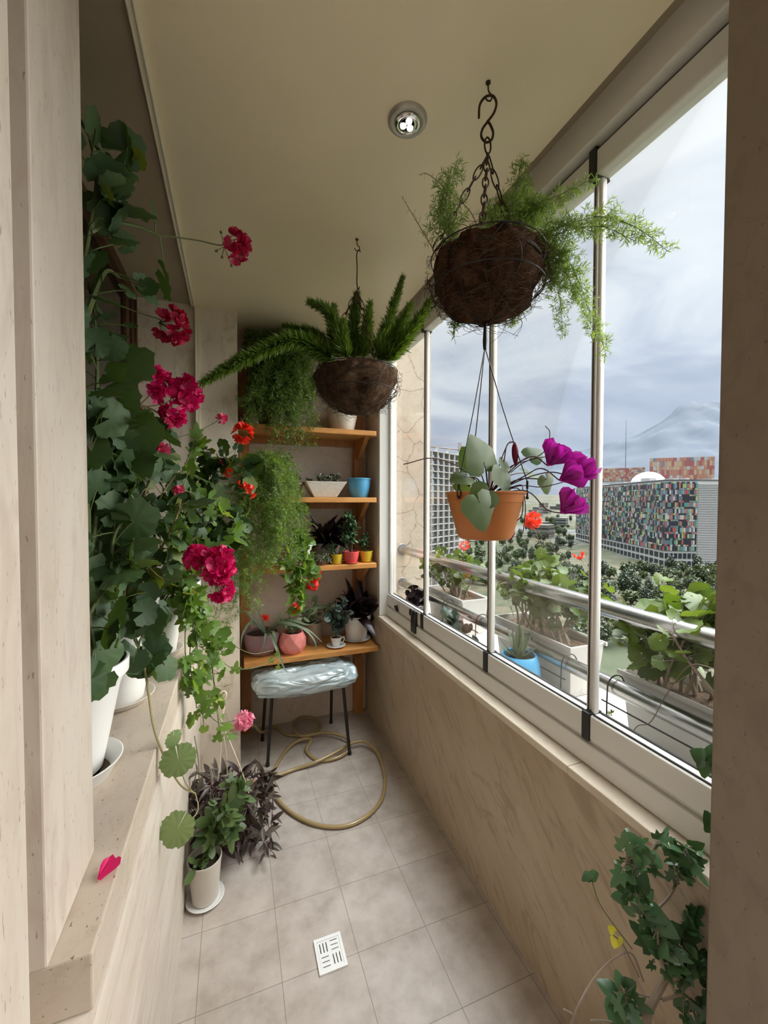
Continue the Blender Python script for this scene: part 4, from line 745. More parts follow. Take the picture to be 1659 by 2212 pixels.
# third shelf
Z3 = 1.101
c = P(648, 1200, 2.56); c[2] = Z3
t = thing('flowerpot', 'white stepped plastic pot of scarlet trailing geranium half hidden by fern on the third shelf', 'flowerpot', c)
part('pot', MB().lathe([(0.045, 0), (0.048, 0.003), (0.055, 0.055), (0.058, 0.056), (0.063, 0.095), (0.070, 0.097), (0.073, 0.118), (0.080, 0.120), (0.081, 0.135), (0.074, 0.136), (0.07, 0.11)], c, 48), M['white_pot'], t)
part('soil', MB().lathe([(0.068, 0.11), (0.069, 0.118), (0.03, 0.12), (0.002, 0.12)], c, 36), M['soil'], t)
q = c+np.array([0, 0, .115]); sm, lm = foliage([[q, *W((640, 1155, 2.48), (628, 1185, 2.42), (618, 1215, 2.38), (625, 1250, 2.36))], [q, *W((645, 1150, 2.5), (650, 1195, 2.42), (640, 1240, 2.38), (632, 1290, 2.38))], [q, *W((655, 1150, 2.5), (665, 1200, 2.42), (668, 1235, 2.40))], [q, *W((655, 1110, 2.55), (648, 1085, 2.55))], [q, *W((650, 1155, 2.46), (655, 1215, 2.40), (650, 1270, 2.38), (640, 1325, 2.38))]], [T_GER, T_IVY], 75, 0.046, 0.026, up=.1, side=(.2, -.5, 0), t0=.2, face=(.4, -.7, .5), r0=.0022)
head(t, sm, 684, 1242, 2.40, 13, M['redp'], W((660, 1215, 2.41), (675, 1228, 2.40)), (.6, -.7, .1), 9, None, .1); head(t, sm, 674, 1263, 2.40, 16, M['redp'], None, (.2, -.9, -.1), 10, None, .1)
part('stems', sm, M['stem'], t); part('foliage', lm, M['ger_l'], t)
c = P(706, 1208, 2.68); c[2] = Z3
t = thing('flowerpot', 'grooved grey pot of blackish purple strap leaves on the third shelf', 'flowerpot', c)
part('pot', MB().lathe([(0.060, 0), (0.062, 0.003)]+[(0.062+0.028*z/0.12+(0.0025 if i % 2 else 0), z) for i, z in enumerate(np.linspace(0.008, 0.12, 17))]+[(0.090, 0.124), (0.084, 0.122), (0.078, 0.09)], c, 48), M['grey_pot'], t)
part('soil', MB().lathe([(0.08, 0.10), (0.081, 0.108), (0.03, 0.112), (0.002, 0.112)], c, 36), M['soil'], t)
lm = MB(); n = 46; d = rdir(n, 0.9, (0, -.5, 0)); lm.inst(T_LANCE, frames(d, rdir(n, 0.3, (0, -.6, 0)))*(0.10+0.13*R0.rand(n))[:, None, None], np.repeat((c+np.array([0, 0, 0.11]))[None], n, 0)+np.stack([R0.normal(size=n)*.025, R0.normal(size=n)*.02, np.abs(R0.normal(size=n))*.03], 1)); part('leaves', lm, M['dark'], t)
part('bare_twig', MB().tube(spline([c+np.array([0.0, -0.03, 0.11]), *W((686, 1140, 2.6), (664, 1126, 2.58), (654, 1113, 2.57))], 14), 0.003, 6).tube(spline(W((668, 1128, 2.58), (672, 1120, 2.58)), 5), .002, 5), M['stem_l'], t)
def small_pot(u, v, y, r, h, m, label, dish=True):
    c = P(u, v, y); c[2] = Z3; t = thing('flowerpot', label, 'flowerpot', c)
    part('pot', MB().lathe([(r*0.68, 0.004), (r*0.70, 0.006), (r*0.86, h*0.35), (r*0.97, h*0.7), (r*1.0, h*0.9), (r*1.05, h*0.91), (r*1.05, h), (r*0.95, h), (r*0.9, h*0.7)], c, 44), m, t)
    if dish: part('dish', MB().lathe([(r*0.74, 0), (r*0.78, 0.001), (r*0.98, 0.008), (r*0.96, 0.009), (r*0.7, 0.004)], c, 40), m, t)
    part('soil', MB().lathe([(r*0.88, h*0.8), (r*0.9, h*0.86), (r*0.4, h*0.9), (0.002, h*0.9)], c, 30), M['soil'], t); return t, c
def jade(t, c, h, hgt, n, s):
    stems = []
    for j in range(n):
        b = c+np.array([R0.normal()*.008, R0.normal()*.008, h*0.88]); k = hgt*(0.55+0.45*R0.rand()) if j else hgt
        e = b+np.array([R0.normal()*.035*(j > 0), R0.normal()*.03*(j > 0), k]); stems.append([b, (b+e)/2+R0.normal(size=3)*.006, e])
    sm, lm = foliage(stems, T_JADE, 135, s*1.1, 0.003, up=0.35, side=(0, -0.1, 0), t0=0.35, r0=0.0045, r1=0.002, face=(0, 0, 1))
    part('stems', sm, M['stem_d'], t); part('leaves', lm, M['jade'], t)
t, c = small_pot(727, 1217, 2.55, 0.039, 0.062, M['yellow'], 'small yellow pot left of the red pot on the third shelf'); jade(t, c, .062, .075, 4, .024)
t, c = small_pot(758, 1217, 2.54, 0.052, 0.078, M['red'], 'red glazed pot holding the tallest jade plant on the third shelf'); jade(t, c, .078, .22, 7, .032)
t, c = small_pot(791, 1212, 2.57, 0.043, 0.072, M['yellow'], 'yellow pot with low jade plant at the right end of the third shelf'); jade(t, c, .072, .10, 5, .027)
c = P(688, 1214, 2.555); c[2] = Z3
t = thing('flowerpot', 'low brown dish of sprawling starry succulent in front of the grooved grey pot', 'flowerpot', c)
part('pot', MB().lathe([(0.05, 0), (0.052, 0.002), (0.066, 0.03), (0.064, 0.031), (0.05, 0.012)], c, 40), M['brown_pot'], t)
lm = MB()
for j in range(40):
    q = c+np.array([(R0.rand()-.5)*0.20, -0.07*R0.rand()+0.02, 0.022+0.03*R0.rand()]); n = 12; d = rdir(n, 0.5); lm.inst(T_LANCE, frames(d, rdir(n))*(0.018+0.014*R0.rand(n))[:, None, None], np.repeat(q[None], n, 0))
part('leaves', lm, M['succ'], t)
# bottom shelf
Z4 = 0.566
c = P(566, 1406, 2.60); c[2] = Z4
t = thing('flowerpot', 'mauve round pot with strap leaves and one red bloom on the bottom shelf', 'flowerpot', c)
part('pot', MB().lathe([(0.065, 0), (0.070, 0.003), (0.096, 0.04), (0.106, 0.085), (0.104, 0.125), (0.100, 0.135), (0.094, 0.134), (0.095, 0.08)], c, 52), M['mauve'], t)
part('soil', MB().lathe([(0.092, 0.11), (0.094, 0.118), (0.04, 0.122), (0.002, 0.122)], c, 36), M['soil'], t)
lm = MB(); b0 = c+np.array([0.02, -0.02, 0.12])
def strap(pts, w):
    p = spline(pts, 14); tan = unit(np.gradient(p, axis=0)); s = unit(np.cross(tan, (0.1, -0.6, 0.75))); nn = np.cross(s, tan); ww = w*np.concatenate([np.linspace(.7, 1, 5), np.linspace(1, .08, 9)])[:, None]
    lm.grid(np.stack([p-s*ww+nn*ww*.35, p, p+s*ww+nn*ww*.35], 1))
for pts in (W((600, 1345, 2.5), (650, 1355, 2.42), (680, 1385, 2.38), (681, 1412, 2.37)), W((620, 1340, 2.5), (665, 1350, 2.45), (690, 1340, 2.42)), W((610, 1350, 2.5), (660, 1358, 2.42), (697, 1388, 2.40)), W((585, 1370, 2.44), (597, 1400, 2.36), (612, 1440, 2.32), (624, 1455, 2.31)), W((575, 1370, 2.46), (572, 1390, 2.42), (563, 1408, 2.41)), W((545, 1345, 2.5), (525, 1370, 2.42), (520, 1400, 2.40)), W((545, 1335, 2.55), (530, 1320, 2.55), (522, 1325, 2.5)), W((590, 1365, 2.46), (595, 1385, 2.42), (596, 1400, 2.4)), W((560, 1330, 2.6), (550, 1305, 2.6))):
    strap([b0, *pts], 0.010)
part('leaves', lm, M['brom'], t)
mb = MB(); hc = P(573, 1336, 2.5); n = 40; d = rdir(n, 0.5); mb.inst(T_LANCE, frames(d, rdir(n))*(0.02+0.02*R0.rand(n))[:, None, None], np.repeat(hc[None], n, 0)); part('flower', mb, M['redp'], t)
c = P(632, 1404, 2.56); c[2] = Z4
t = thing('flowerpot', 'pink pot with folded facets holding a small red flowered plant', 'flowerpot', c)
def facet(c, rad, h):
    k = 8; V = []; zs = [0, h*0.33, h*0.66, h]; rs = [rad*0.72, rad, rad*1.0, rad*0.8]
    for i in range(4):
        for q in range(k): a = (q+0.5*(i % 2))*2*math.pi/k; V.append((c[0]+math.cos(a)*rs[i], c[1]+math.sin(a)*rs[i], c[2]+zs[i]))
    F = []
    for i in range(3):
        for q in range(k):
            q2 = (q+1) % k; A, B, D, E = i*k+q, i*k+q2, (i+1)*k+q, (i+1)*k+q2
            F += [(A, B, D), (B, E, D)] if i % 2 == 0 else [(A, E, D), (A, B, E)]
    F.append(tuple(range(k-1, -1, -1))); n0 = len(V)
    for q in range(k): V.append((c[0]+(V[3*k+q][0]-c[0])*0.88, c[1]+(V[3*k+q][1]-c[1])*0.88, c[2]+h))
    for q in range(k): V.append((c[0]+(V[3*k+q][0]-c[0])*0.80, c[1]+(V[3*k+q][1]-c[1])*0.80, c[2]+h*0.8))
    for q in range(k):
        q2 = (q+1) % k; F += [(3*k+q, 3*k+q2, n0+q2, n0+q), (n0+q, n0+q2, n0+k+q2, n0+k+q)]
    F.append(tuple(n0+k+q for q in range(k)))
    return MB().add(V, F)
part('pot', facet(c, 0.084, 0.125), M['pink'], t, smooth=False)
part('soil', MB().lathe([(0.055, 0.098), (0.056, 0.105), (0.002, 0.108)], c, 24), M['soil'], t)
c1 = c+np.array([0, 0, .1])
add_foliage(t, [[c1, *W((622, 1350, 2.58), (600, 1335, 2.55))], [c1, *W((640, 1350, 2.6), (655, 1330, 2.6))], [c1, *W((632, 1340, 2.56), (640, 1312, 2.55))], [c1, *W((628, 1345, 2.62), (622, 1318, 2.62))]], T_OVAL, 110, 0.034, 0.012, M['ger_g'], M['stem'], r0=.002)
mb = MB(); flower_head(P(637, 1315, 2.50), 0.026, (0, -1, .3), 20, mb, 0.017); part('flower', mb, M['redp'], t)
c = P(677, 1392, 2.68); c[2] = Z4
t = thing('flowerpot', 'putty coloured cylinder pot of drooping leaves right of the pink faceted pot', 'flowerpot', c)
make_pot(t, c, 0.052, 0.060, 0.14, M['putty'], rim=0.01, lip=0.002, soil=0.85); c1 = c+np.array([0, 0, .12])
add_foliage(t, [[c1, *W((660, 1330, 2.64), (640, 1320, 2.6))], [c1, *W((676, 1320, 2.66), (672, 1300, 2.62))], [c1, *W((690, 1320, 2.66), (705, 1312, 2.62), (712, 1325, 2.58))], [c1, *W((668, 1322, 2.6), (655, 1335, 2.55))]], [T_OVAL, T_LANCE], 90, 0.05, 0.014, M['ger_g'], M['stem_l'], r0=.0022)
cs = P(726, 1389, 2.555); cs[2] = Z4
saucer(cs, 0.036, 0.058, 0.012, M['white_pot'], 'small white saucer under the teacup planter on the bottom shelf')
c = cs+np.array([0, 0, 0.0075])
t = thing('teacup_planter', 'small white teacup planted with grey green round leaves on the bottom shelf', 'flowerpot', c)
part('cup', MB().lathe([(0.021, 0), (0.023, 0.002), (0.028, 0.02), (0.034, 0.045), (0.037, 0.055), (0.034, 0.055), (0.031, 0.04)], c, 40).tube(spline([c+np.array(q) for q in ((0.033, -0.004, 0.045), (0.048, -0.008, 0.052), (0.052, -0.008, 0.034), (0.040, -0.006, 0.018), (0.028, -0.004, 0.016))], 16), 0.0028, 7), M['white_pot'], t)
part('soil', MB().lathe([(0.031, 0.042), (0.032, 0.048), (0.002, 0.05)], c, 24), M['soil'], t); c1 = c+np.array([0, 0, .048])
add_foliage(t, [[c1, *W((722, 1345, 2.56), (712, 1320, 2.55))], [c1, *W((730, 1340, 2.57), (738, 1310, 2.56), (745, 1298, 2.54))], [c1, *W((735, 1350, 2.56), (752, 1325, 2.52))], [c1, *W((726, 1345, 2.55), (726, 1312, 2.52))], [c1, *W((718, 1350, 2.55), (705, 1335, 2.52))]], T_GER, 130, 0.036, 0.014, M['pep'], M['stem_d'], r0=.003)
cs = P(770, 1382, 2.64); cs[2] = Z4
saucer(cs, 0.062, 0.090, 0.014, M['white_pot'], 'white plastic saucer under the largest pot of the bottom shelf')
c = cs+np.array([0, 0, 0.0075])
t = thing('flowerpot', 'large white plastic pot of blackish leaves at the right end of the bottom shelf', 'flowerpot', c)
make_pot(t, c, 0.066, 0.092, 0.165, M['white_pot'], rim=0.028, lip=0.005, soil=0.85)
lm = MB(); n = 52; d = rdir(n, 0.75, (0, -.45, 0)); lm.inst(T_LANCE, frames(d, rdir(n, 0.3, (0, -.6, 0)))*(0.10+0.14*R0.rand(n))[:, None, None], np.repeat((c+np.array([0, 0, 0.15]))[None], n, 0)+np.stack([R0.normal(size=n)*.025, R0.normal(size=n)*.02, np.abs(R0.normal(size=n))*.03], 1)); part('leaves', lm, M['dark'], t)

# ==================================================================== LEDGE: GERANIUMS
ZL = 0.886
def ledge_pot(x, y, rb, rt, h, m, label, saucer_r, slabel, sm_=None, name='potted_geranium', sd=0, sh_=0.022):
    so = saucer((x, y-sd, ZL), rb+0.012+sd*.4, saucer_r, sh_, sm_ or M['white_pot'], slabel); c = np.array([x, y, ZL+0.0075]); t = thing(name, label, 'potted plant', c)
    make_pot(t, c, rb, rt, h, m, rim=0.03, lip=0.006, soil=0.86); return t, c+np.array([0, 0, h*0.88])
# A: nearest
t, c = ledge_pot(-0.342, 1.085, 0.056, 0.104, 0.245, M['white_pot'], 'tall dark geranium in the white pot nearest the left pillar, deep crimson heads', 0.097, 'deep white saucer with dry dirt nearest the left pillar on the stone ledge', sd=.022, sh_=.042)
mb = MB().lathe([(.079, .0062), (.0785, .0075), (.070, .0078), (.0565, .0076), (.0565, .0062)], (-0.342, 1.063, ZL), 40); k = mesh_obj('dirt', mb, M['soil_dry'], bpy.data.objects['saucer.001'], True, OFF['saucer.001']); k['label'] = 'dry brown dirt'
cA = c
stems = [[c, *W((190, 1180, 1.06), (178, 900, 1.04), (172, 650, 1.02), (195, 490, 1.02), (208, 400, 1.01), (200, 330, 1.0))], [*W((195, 490, 1.02), (225, 450, 1.03), (262, 380, 1.05), (275, 340, 1.06))], [*W((195, 500, 1.02), (240, 480, 1.05), (300, 490, 1.08), (345, 510, 1.1))], [*W((180, 700, 1.03), (225, 590, 1.05), (260, 600, 1.07))], [c, *W((215, 1200, 1.10), (205, 1000, 1.12), (210, 800, 1.15), (205, 680, 1.15))], [c, *W((230, 1260, 1.08), (250, 1150, 1.08), (300, 1100, 1.12))], [c, *W((215, 1300, 1.03), (195, 1330, .98), (205, 1400, .96))], [c, *W((230, 1290, 1.1), (265, 1330, 1.12), (300, 1400, 1.14))], [c, *W((225, 1200, 1.12), (235, 1000, 1.15), (240, 900, 1.17))], [c, *W((210, 1100, 1.08), (215, 930, 1.06), (205, 860, 1.04))], [c, *W((225, 1150, 1.12), (255, 1040, 1.16), (290, 985, 1.2))]]
sm, lm = foliage(stems, [T_GER, T_GERF, T_GERF], 27, 0.064, 0.06, up=0.1, side=(0.5, -0.25, 0), t0=0.2, face=(0.7, -0.45, 0.35), frnd=0.5, r0=0.006, r1=0.003, petr=0.0015)
head(t, sm, 505, 530, 1.16, 44, M['mag_shade'], W((345, 508, 1.1), (375, 512, 1.11), (430, 520, 1.13), (475, 530, 1.15)), (0.85, -0.3, -0.25), 13, 0.021, -0.1)
head(t, sm, 366, 702, 1.20, 52, M['mag_shade'], W((215, 640, 1.15), (290, 672, 1.18), (345, 690, 1.2)), (0.7, -0.4, -0.2), 18, 0.022, 0.0)
for u, v in ((478, 505), (480, 552), (499, 570), (470, 540)):
    p = P(u, v, 1.155); b = P(484, 533, 1.155); sm.tube(spline([b, (b+p)/2, p], 5), 0.0008, 4).tube(spline([p, p*0.999+unit(p-b)*.004, p+unit(p-b)*.008], 5), [.001, .003, .0035, .003, .001], 7)
for u, v, y, s_, fz, yd in ((212, 1345, .985, .080, (.7, -.6, .2), (.3, -.1, -.9)), (222, 1420, .97, .085, (.6, -.7, .3), (.2, -.1, -.95)), (205, 1290, 1.0, .07, (.5, -.8, .2), (-.2, 0, -.9)), (298, 1185, 1.12, .075, (.4, -.8, .4), (.1, 0, -1))):
    p = P(u, v, y); q = p-unit(yd)*s_*.15; sm.tube(spline([c, (c+q)/2+np.array([0, 0, .03]), q], 10), .0016, 5); lm.inst(T_GERF, [frames(np.array([yd], float), np.array([fz], float))[0]*s_], [q])
part('foliage', lm, M['ger'], t); part('stems', sm, M['stem'], t)
# B: middle
t, c = ledge_pot(-0.335, 1.44, 0.068, 0.100, 0.22, M['white_pot'], 'bushy geranium in the second white pot on the ledge, big magenta head', 0.095, 'white saucer under the second pot on the stone ledge', M['off_pot'])
stems = [[c, *W((250, 1260, 1.42), (240, 1100, 1.42), (235, 960, 1.4), (260, 880, 1.38))], [c, *W((280, 1250, 1.42), (300, 1120, 1.42), (330, 1010, 1.42), (345, 950, 1.42))], [c, *W((300, 1270, 1.40), (350, 1180, 1.38), (380, 1120, 1.36), (395, 1060, 1.36))], [c, *W((270, 1270, 1.38), (285, 1200, 1.33), (300, 1150, 1.30))], [c, *W((290, 1310, 1.36), (310, 1380, 1.30), (315, 1430, 1.27))], [c, *W((260, 1220, 1.45), (230, 1050, 1.48), (225, 930, 1.5))], [c, *W((290, 1200, 1.45), (270, 1050, 1.5), (285, 940, 1.5))], [c, *W((300, 1230, 1.44), (340, 1090, 1.48), (390, 1010, 1.5))], [c, *W((310, 1260, 1.42), (370, 1220, 1.40), (400, 1180, 1.4))]]
sm, lm = foliage(stems, [T_GER, T_GERF], 40, 0.060, 0.05, up=0.2, side=(0.5, -0.25, 0), t0=0.15, face=(0.7, -0.4, 0.4), frnd=0.5, r0=0.005, r1=0.0025, petr=0.0014)
head(t, sm, 338, 832, 1.38, 48, M['mag'], W((260, 880, 1.38), (295, 878, 1.38)), (0.35, -0.7, 0.4), 22, 0.024, 0.1); head(t, sm, 395, 850, 1.42, 50, M['mag'], W((300, 880, 1.38), (355, 872, 1.41)), (0.7, -0.6, 0.1), 24, 0.024, 0.1); head(t, sm, 372, 895, 1.39, 32, M['mag'], None, (0.4, -0.8, -.2), 12, 0.022, 0.0)
head(t, sm, 468, 1222, 1.16, 50, M['mag'], W((300, 1200, 1.36), (350, 1250, 1.28), (405, 1248, 1.2), (440, 1235, 1.17)), (0.5, -0.8, 0.2), 30, 0.024, 0.15, 'large bright magenta flower head'); head(t, sm, 425, 1205, 1.18, 30, M['mag'], None, (-0.3, -0.8, .2), 12, 0.022, 0.15); head(t, sm, 475, 1272, 1.17, 32, M['mag'], None, (0.5, -0.7, -.3), 14, 0.022, 0.1)
for u, v, y in ((330, 890, 1.38), (345, 895, 1.38), (318, 888, 1.38)): sm.tube(spline(W((300, 872, 1.38), ((300+u)/2, (872+v)/2-3, 1.38), (u, v, y)), 6), [.0006, .0006, .0006, .002, .003, .001], 5)
leaf1 = MB()
for u, v, y, s_, fz, yd in ((312, 1425, 1.24, .095, (.6, -.6, .5), (.3, -.1, -.9)), (345, 1330, 1.3, .07, (.7, -.6, .1), (.2, 0, -.95)), (362, 1445, 1.28, .075, (.5, -.6, .5), (.5, 0, -.8))):
    p = P(u, v, y); q = p-unit(yd)*s_*.15; sm.tube(spline([c, (c+q)/2+np.array([0.01, 0, .03]), q], 10), .0016, 5); lm.inst(T_GERF, [frames(np.array([yd], float), np.array([fz], float))[0]*s_], [q])
part('foliage', lm, M['ger'], t)
# one long bare shoot that leans over the edge of the ledge
sh = W((312, 1440, 1.24), (320, 1490, 1.21), (333, 1575, 1.14), (362, 1650, 1.15), (392, 1698, 1.19), (422, 1714, 1.24)); sm.tube(spline(sh, 26), np.linspace(.0032, .002, 26), 6)
for u, v, y, s, fz, yd, st in ((387, 1650, 1.13, .080, (.15, -.95, .35), (0.15, 0, -1), W((418, 1712, 1.24), (400, 1690, 1.18))), (378, 1800, 1.13, .078, (.1, -.75, .6), (-.5, -.2, -.8), W((422, 1714, 1.24), (428, 1750, 1.20), (402, 1780, 1.15))), (376, 1600, 1.15, .042, (.6, -.7, .1), (0, 0, -1), W((400, 1570, 1.25), (380, 1585, 1.18)))):
    p = P(u, v, y); q = p-unit(yd)*s*0.12; sm.tube(spline([*st, q], 10), 0.0015, 5); leaf1.inst(T_ROUND, [frames(np.array([yd], float), np.array([fz], float))[0]*s], [q])
part('leaves', leaf1, M['pale_g'], t, 'pale green leaves on a long leaning shoot'); part('stems', sm, M['stem_l'], t)
# C: ivy geranium that spills over the edge
t, c = ledge_pot(-0.285, 1.84, 0.062, 0.090, 0.20, M['white_pot'], 'ivy geranium spilling over the ledge from the third white pot, pale pink head', 0.086, 'cream saucer under the third pot on the stone ledge', M['off_pot'])
stems = [[c, *W((400, 1290, 1.75), (425, 1390, 1.68), (430, 1480, 1.66), (440, 1560, 1.66))], [c, *W((410, 1300, 1.78), (450, 1400, 1.72), (465, 1500, 1.70), (475, 1585, 1.70))], [c, *W((395, 1310, 1.7), (400, 1400, 1.62), (405, 1500, 1.58))], [c, *W((380, 1200, 1.78), (400, 1120, 1.76), (430, 1060, 1.76))], [c, *W((390, 1220, 1.78), (440, 1140, 1.78), (475, 1080, 1.78))], [c, *W((370, 1180, 1.8), (380, 1060, 1.8), (410, 980, 1.8), (420, 950, 1.8))], [c, *W((400, 1270, 1.72), (440, 1340, 1.68), (480, 1410, 1.68))], [c, *W((400, 1240, 1.76), (450, 1210, 1.74), (500, 1150, 1.74))], [c, *W((405, 1290, 1.75), (420, 1330, 1.70), (410, 1420, 1.64), (425, 1530, 1.62))]]
sm, lm = foliage(stems, [T_IVY, T_IVY, T_GER], 62, 0.045, 0.035, up=0.1, side=(0.45, -0.3, 0), t0=0.1, face=(0.6, -0.5, 0.5), frnd=0.5, r0=0.0035, r1=0.0018, petr=0.001)
head(t, sm, 525, 1556, 1.80, 27, M['pinkp'], W((440, 1530, 1.68), (470, 1560, 1.72), (500, 1558, 1.78)), (0.3, -0.9, 0.1), 18, 0.021, 0.0)
for path in (W((430, 1395, 1.72), (480, 1430, 1.8), (510, 1445, 1.85), (560, 1440, 1.95), (600, 1418, 2.05)), W((440, 1340, 1.75), (500, 1390, 1.9), (545, 1412, 2.0), (590, 1405, 2.05)), W((420, 1590, 1.66), (428, 1640, 1.66), (430, 1690, 1.7))): sm.tube(spline(path, 22), 0.0017, 6)
ls = MB()
for u, v, y, s in ((508, 1442, 1.85, .05), (470, 1590, 1.7, .045), (585, 1425, 2.02, .03), (598, 1412, 2.05, .03), (600, 1440, 2.06, .03)):
    ls.inst(T_IVY, [frames(np.array([(0.2, 0, .9)]), np.array([(.2, -.9, .4)]))[0]*s], [P(u, v, y)-np.array([0, 0, s*.3])])
part('foliage', lm.merge(ls), M['ger_l'], t); part('stems', sm, M['stem'], t)
# D: farthest, magenta, scarlet and pink heads
t, c = ledge_pot(-0.255, 2.20, 0.066, 0.094, 0.215, M['white_pot'], 'geranium in the farthest white pot on the ledge, scarlet and hot pink heads', 0.090, 'white saucer under the farthest pot on the stone ledge')
stems = [[c, *W((430, 1180, 2.15), (445, 1080, 2.1), (470, 1010, 2.1), (490, 985, 2.1))], [c, *W((440, 1200, 2.12), (480, 1120, 2.05), (505, 1060, 2.05), (530, 1000, 2.05))], [c, *W((430, 1200, 2.1), (440, 1130, 2.05), (430, 1060, 2.05))], [c, *W((440, 1210, 2.1), (490, 1170, 2.05), (515, 1140, 2.05))], [c, *W((425, 1160, 2.15), (420, 1040, 2.15), (440, 970, 2.15))], [c, *W((430, 1210, 2.08), (400, 1130, 2.02), (370, 1040, 2.0))]]
sm, lm = foliage(stems, [T_GER, T_GERF], 60, 0.058, 0.045, up=0.15, side=(0.45, -0.3, 0), t0=0.25, face=(0.6, -0.5, 0.5), r0=0.004, r1=0.002, petr=0.001)
for u, v, y, r, m, path, n in ((526, 938, 2.05, 27, 'redp', W((500, 1000, 2.05), (512, 965, 2.05)), 12), (537, 1062, 2.0, 17, 'redp', W((490, 1065, 2.03), (515, 1068, 2.02)), 6), (522, 1045, 2.02, 13, 'redp', None, 4), (492, 1020, 2.05, 13, 'redp', W((470, 1030, 2.08), (480, 1025, 2.06)), 5), (482, 995, 2.08, 14, 'hot', W((460, 1020, 2.1), (472, 1005, 2.1)), 5), (477, 903, 2.1, 16, 'hot', W((385, 945, 2.0), (430, 930, 2.05), (460, 915, 2.1)), 5), (360, 915, 1.36, 15, 'hot', W((375, 990, 1.7), (364, 945, 1.42)), 7), (352, 972, 1.32, 20, 'hot', W((365, 1030, 1.6), (355, 995, 1.36)), 9), (384, 1062, 1.34, 17, 'hot', W((390, 1100, 1.6), (386, 1080, 1.38)), 8), (292, 885, 1.5, 18, 'redp', W((340, 990, 1.8), (302, 925, 1.55)), 8)):
    head(t, sm, u, v, y, r, M[m], path, (0.3, -0.9, 0.2), n, None, 0.15)
part('foliage', lm, M['ger'], t); part('stems', sm, M['stem'], t)
# scarlet trailing plant by the shelf front
c = np.array([-0.10, 2.30, ZL])
mb = MB(); p0 = np.array([-0.200, 0.772, ZL]); mb.inst(T_PETAL, [frames(np.array([(0.55, 0.75, 0.12)]), np.array([(-.2, -.3, .9)]))[0]*0.034], [p0+np.array([-.008, -.012, 0.005])]).inst(T_PETAL, [frames(np.array([(0.4, 0.9, 0.2)]), np.array([(.5, -.3, .8)]))[0]*0.028], [p0+np.array([-.010, -.008, 0.003])])
solo('fallen_petal', mb, M['mag'], 'single magenta petal fallen on the bare near end of the ledge', 'petal')

# ==================================================================== FLOOR PLANTS AT THE LEFT WALL
cs = np.array([-0.112, 1.645, 0.0]); saucer(cs, 0.050, 0.064, 0.013, M['white_pot'], 'white scalloped saucer on the floor tiles by the left wall')
c = cs+np.array([0, 0, 0.0075]); t = thing('potted_plant', 'slim off white pot with green bushy plant standing on the floor tiles', 'potted plant', c)
make_pot(t, c, 0.046, 0.060, 0.155, M['off_pot'], rim=0.006, lip=0.001, soil=0.82); c1 = c+np.array([0, 0, .125])
add_foliage(t, [[c1, *W((450, 1830, 1.66), (462, 1780, 1.68), (475, 1735, 1.68))], [c1, *W((455, 1820, 1.66), (490, 1760, 1.68), (520, 1700, 1.7))], [c1, *W((432, 1856, 1.63), (424, 1872, 1.60))], [c1, *W((470, 1800, 1.66), (505, 1740, 1.68), (510, 1690, 1.72))], [c1, *W((460, 1800, 1.66), (500, 1790, 1.68))], [c1, *W((455, 1810, 1.66), (480, 1770, 1.64), (495, 1745, 1.62))]], [T_OVAL, T_OVAL, T_IVY], 125, 0.044, 0.016, M['jade_l'], M['stem'], r0=.003, up=.35, t0=.32)
c = np.array([-0.020, 1.90, 0.0]); t = thing('hanging_planter', 'brown pot of striped purple trailing leaves with cream cord hanger, set down on the floor', 'potted plant', c)
make_pot(t, c, 0.065, 0.095, 0.15, M['brown_pot'], soil=0.85); c1 = c+np.array([0, 0, .13]); hk = P(484, 1525, 1.86); top = P(484, 1493, 1.86)
mb = MB().tube(spline([hk, P(476, 1515, 1.86), P(474, 1500, 1.86), top, P(489, 1500, 1.86), P(486, 1512, 1.86)], 24), 0.003, 7)
mb.tube(spline([hk, P(482, 1540, 1.86), P(478, 1560, 1.86)], 6), 0.004, 7)
for e in (c+np.array([-.08, -.05, .15]), c+np.array([.09, -.03, .15]), c+np.array([-.02, .09, .15])): mb.tube(spline([P(479, 1562, 1.86), (P(479, 1562, 1.86)+e)/2+np.array([0.01, 0, -.01]), e], 14), 0.0026, 6)
part('hanger', mb, M['cord'], t, 'cream cord hanger with a plastic hook')
st = []
for j in range(26):
    u = 410+175*R0.rand(); a = P(u, 1665+60*R0.rand(), 1.9+.1*R0.normal()); e = P(np.clip(u+R0.normal()*25+12, 425, 585), 1740+130*R0.rand(), 1.80+.06*R0.normal()); e[2] = max(e[2], .02); st.append([c1, a, e])
sm, lm = foliage(st, T_LANCE, 60, 0.052, 0.006, up=0.1, side=(.2, -.4, 0), t0=0.35, r0=.0022, r1=.0015); part('stems', sm, M['stem_r'], t); part('leaves', lm, M['trad'], t)
dm = MB()
for j in range(34):
    b = c1+np.array([-.06+.04*R0.normal(), -.03+.03*R0.normal(), .02]); q = [b]
    for _ in range(4): q.append(q[-1]+np.array([R0.normal()*.025, R0.normal()*.02-.006, .025*R0.normal()+.012]))
    dm.tube(spline(q, 12), 0.0012, 4)
part('dead_stems', dm, M['stem_d'], t, 'tangle of dry brown stems')

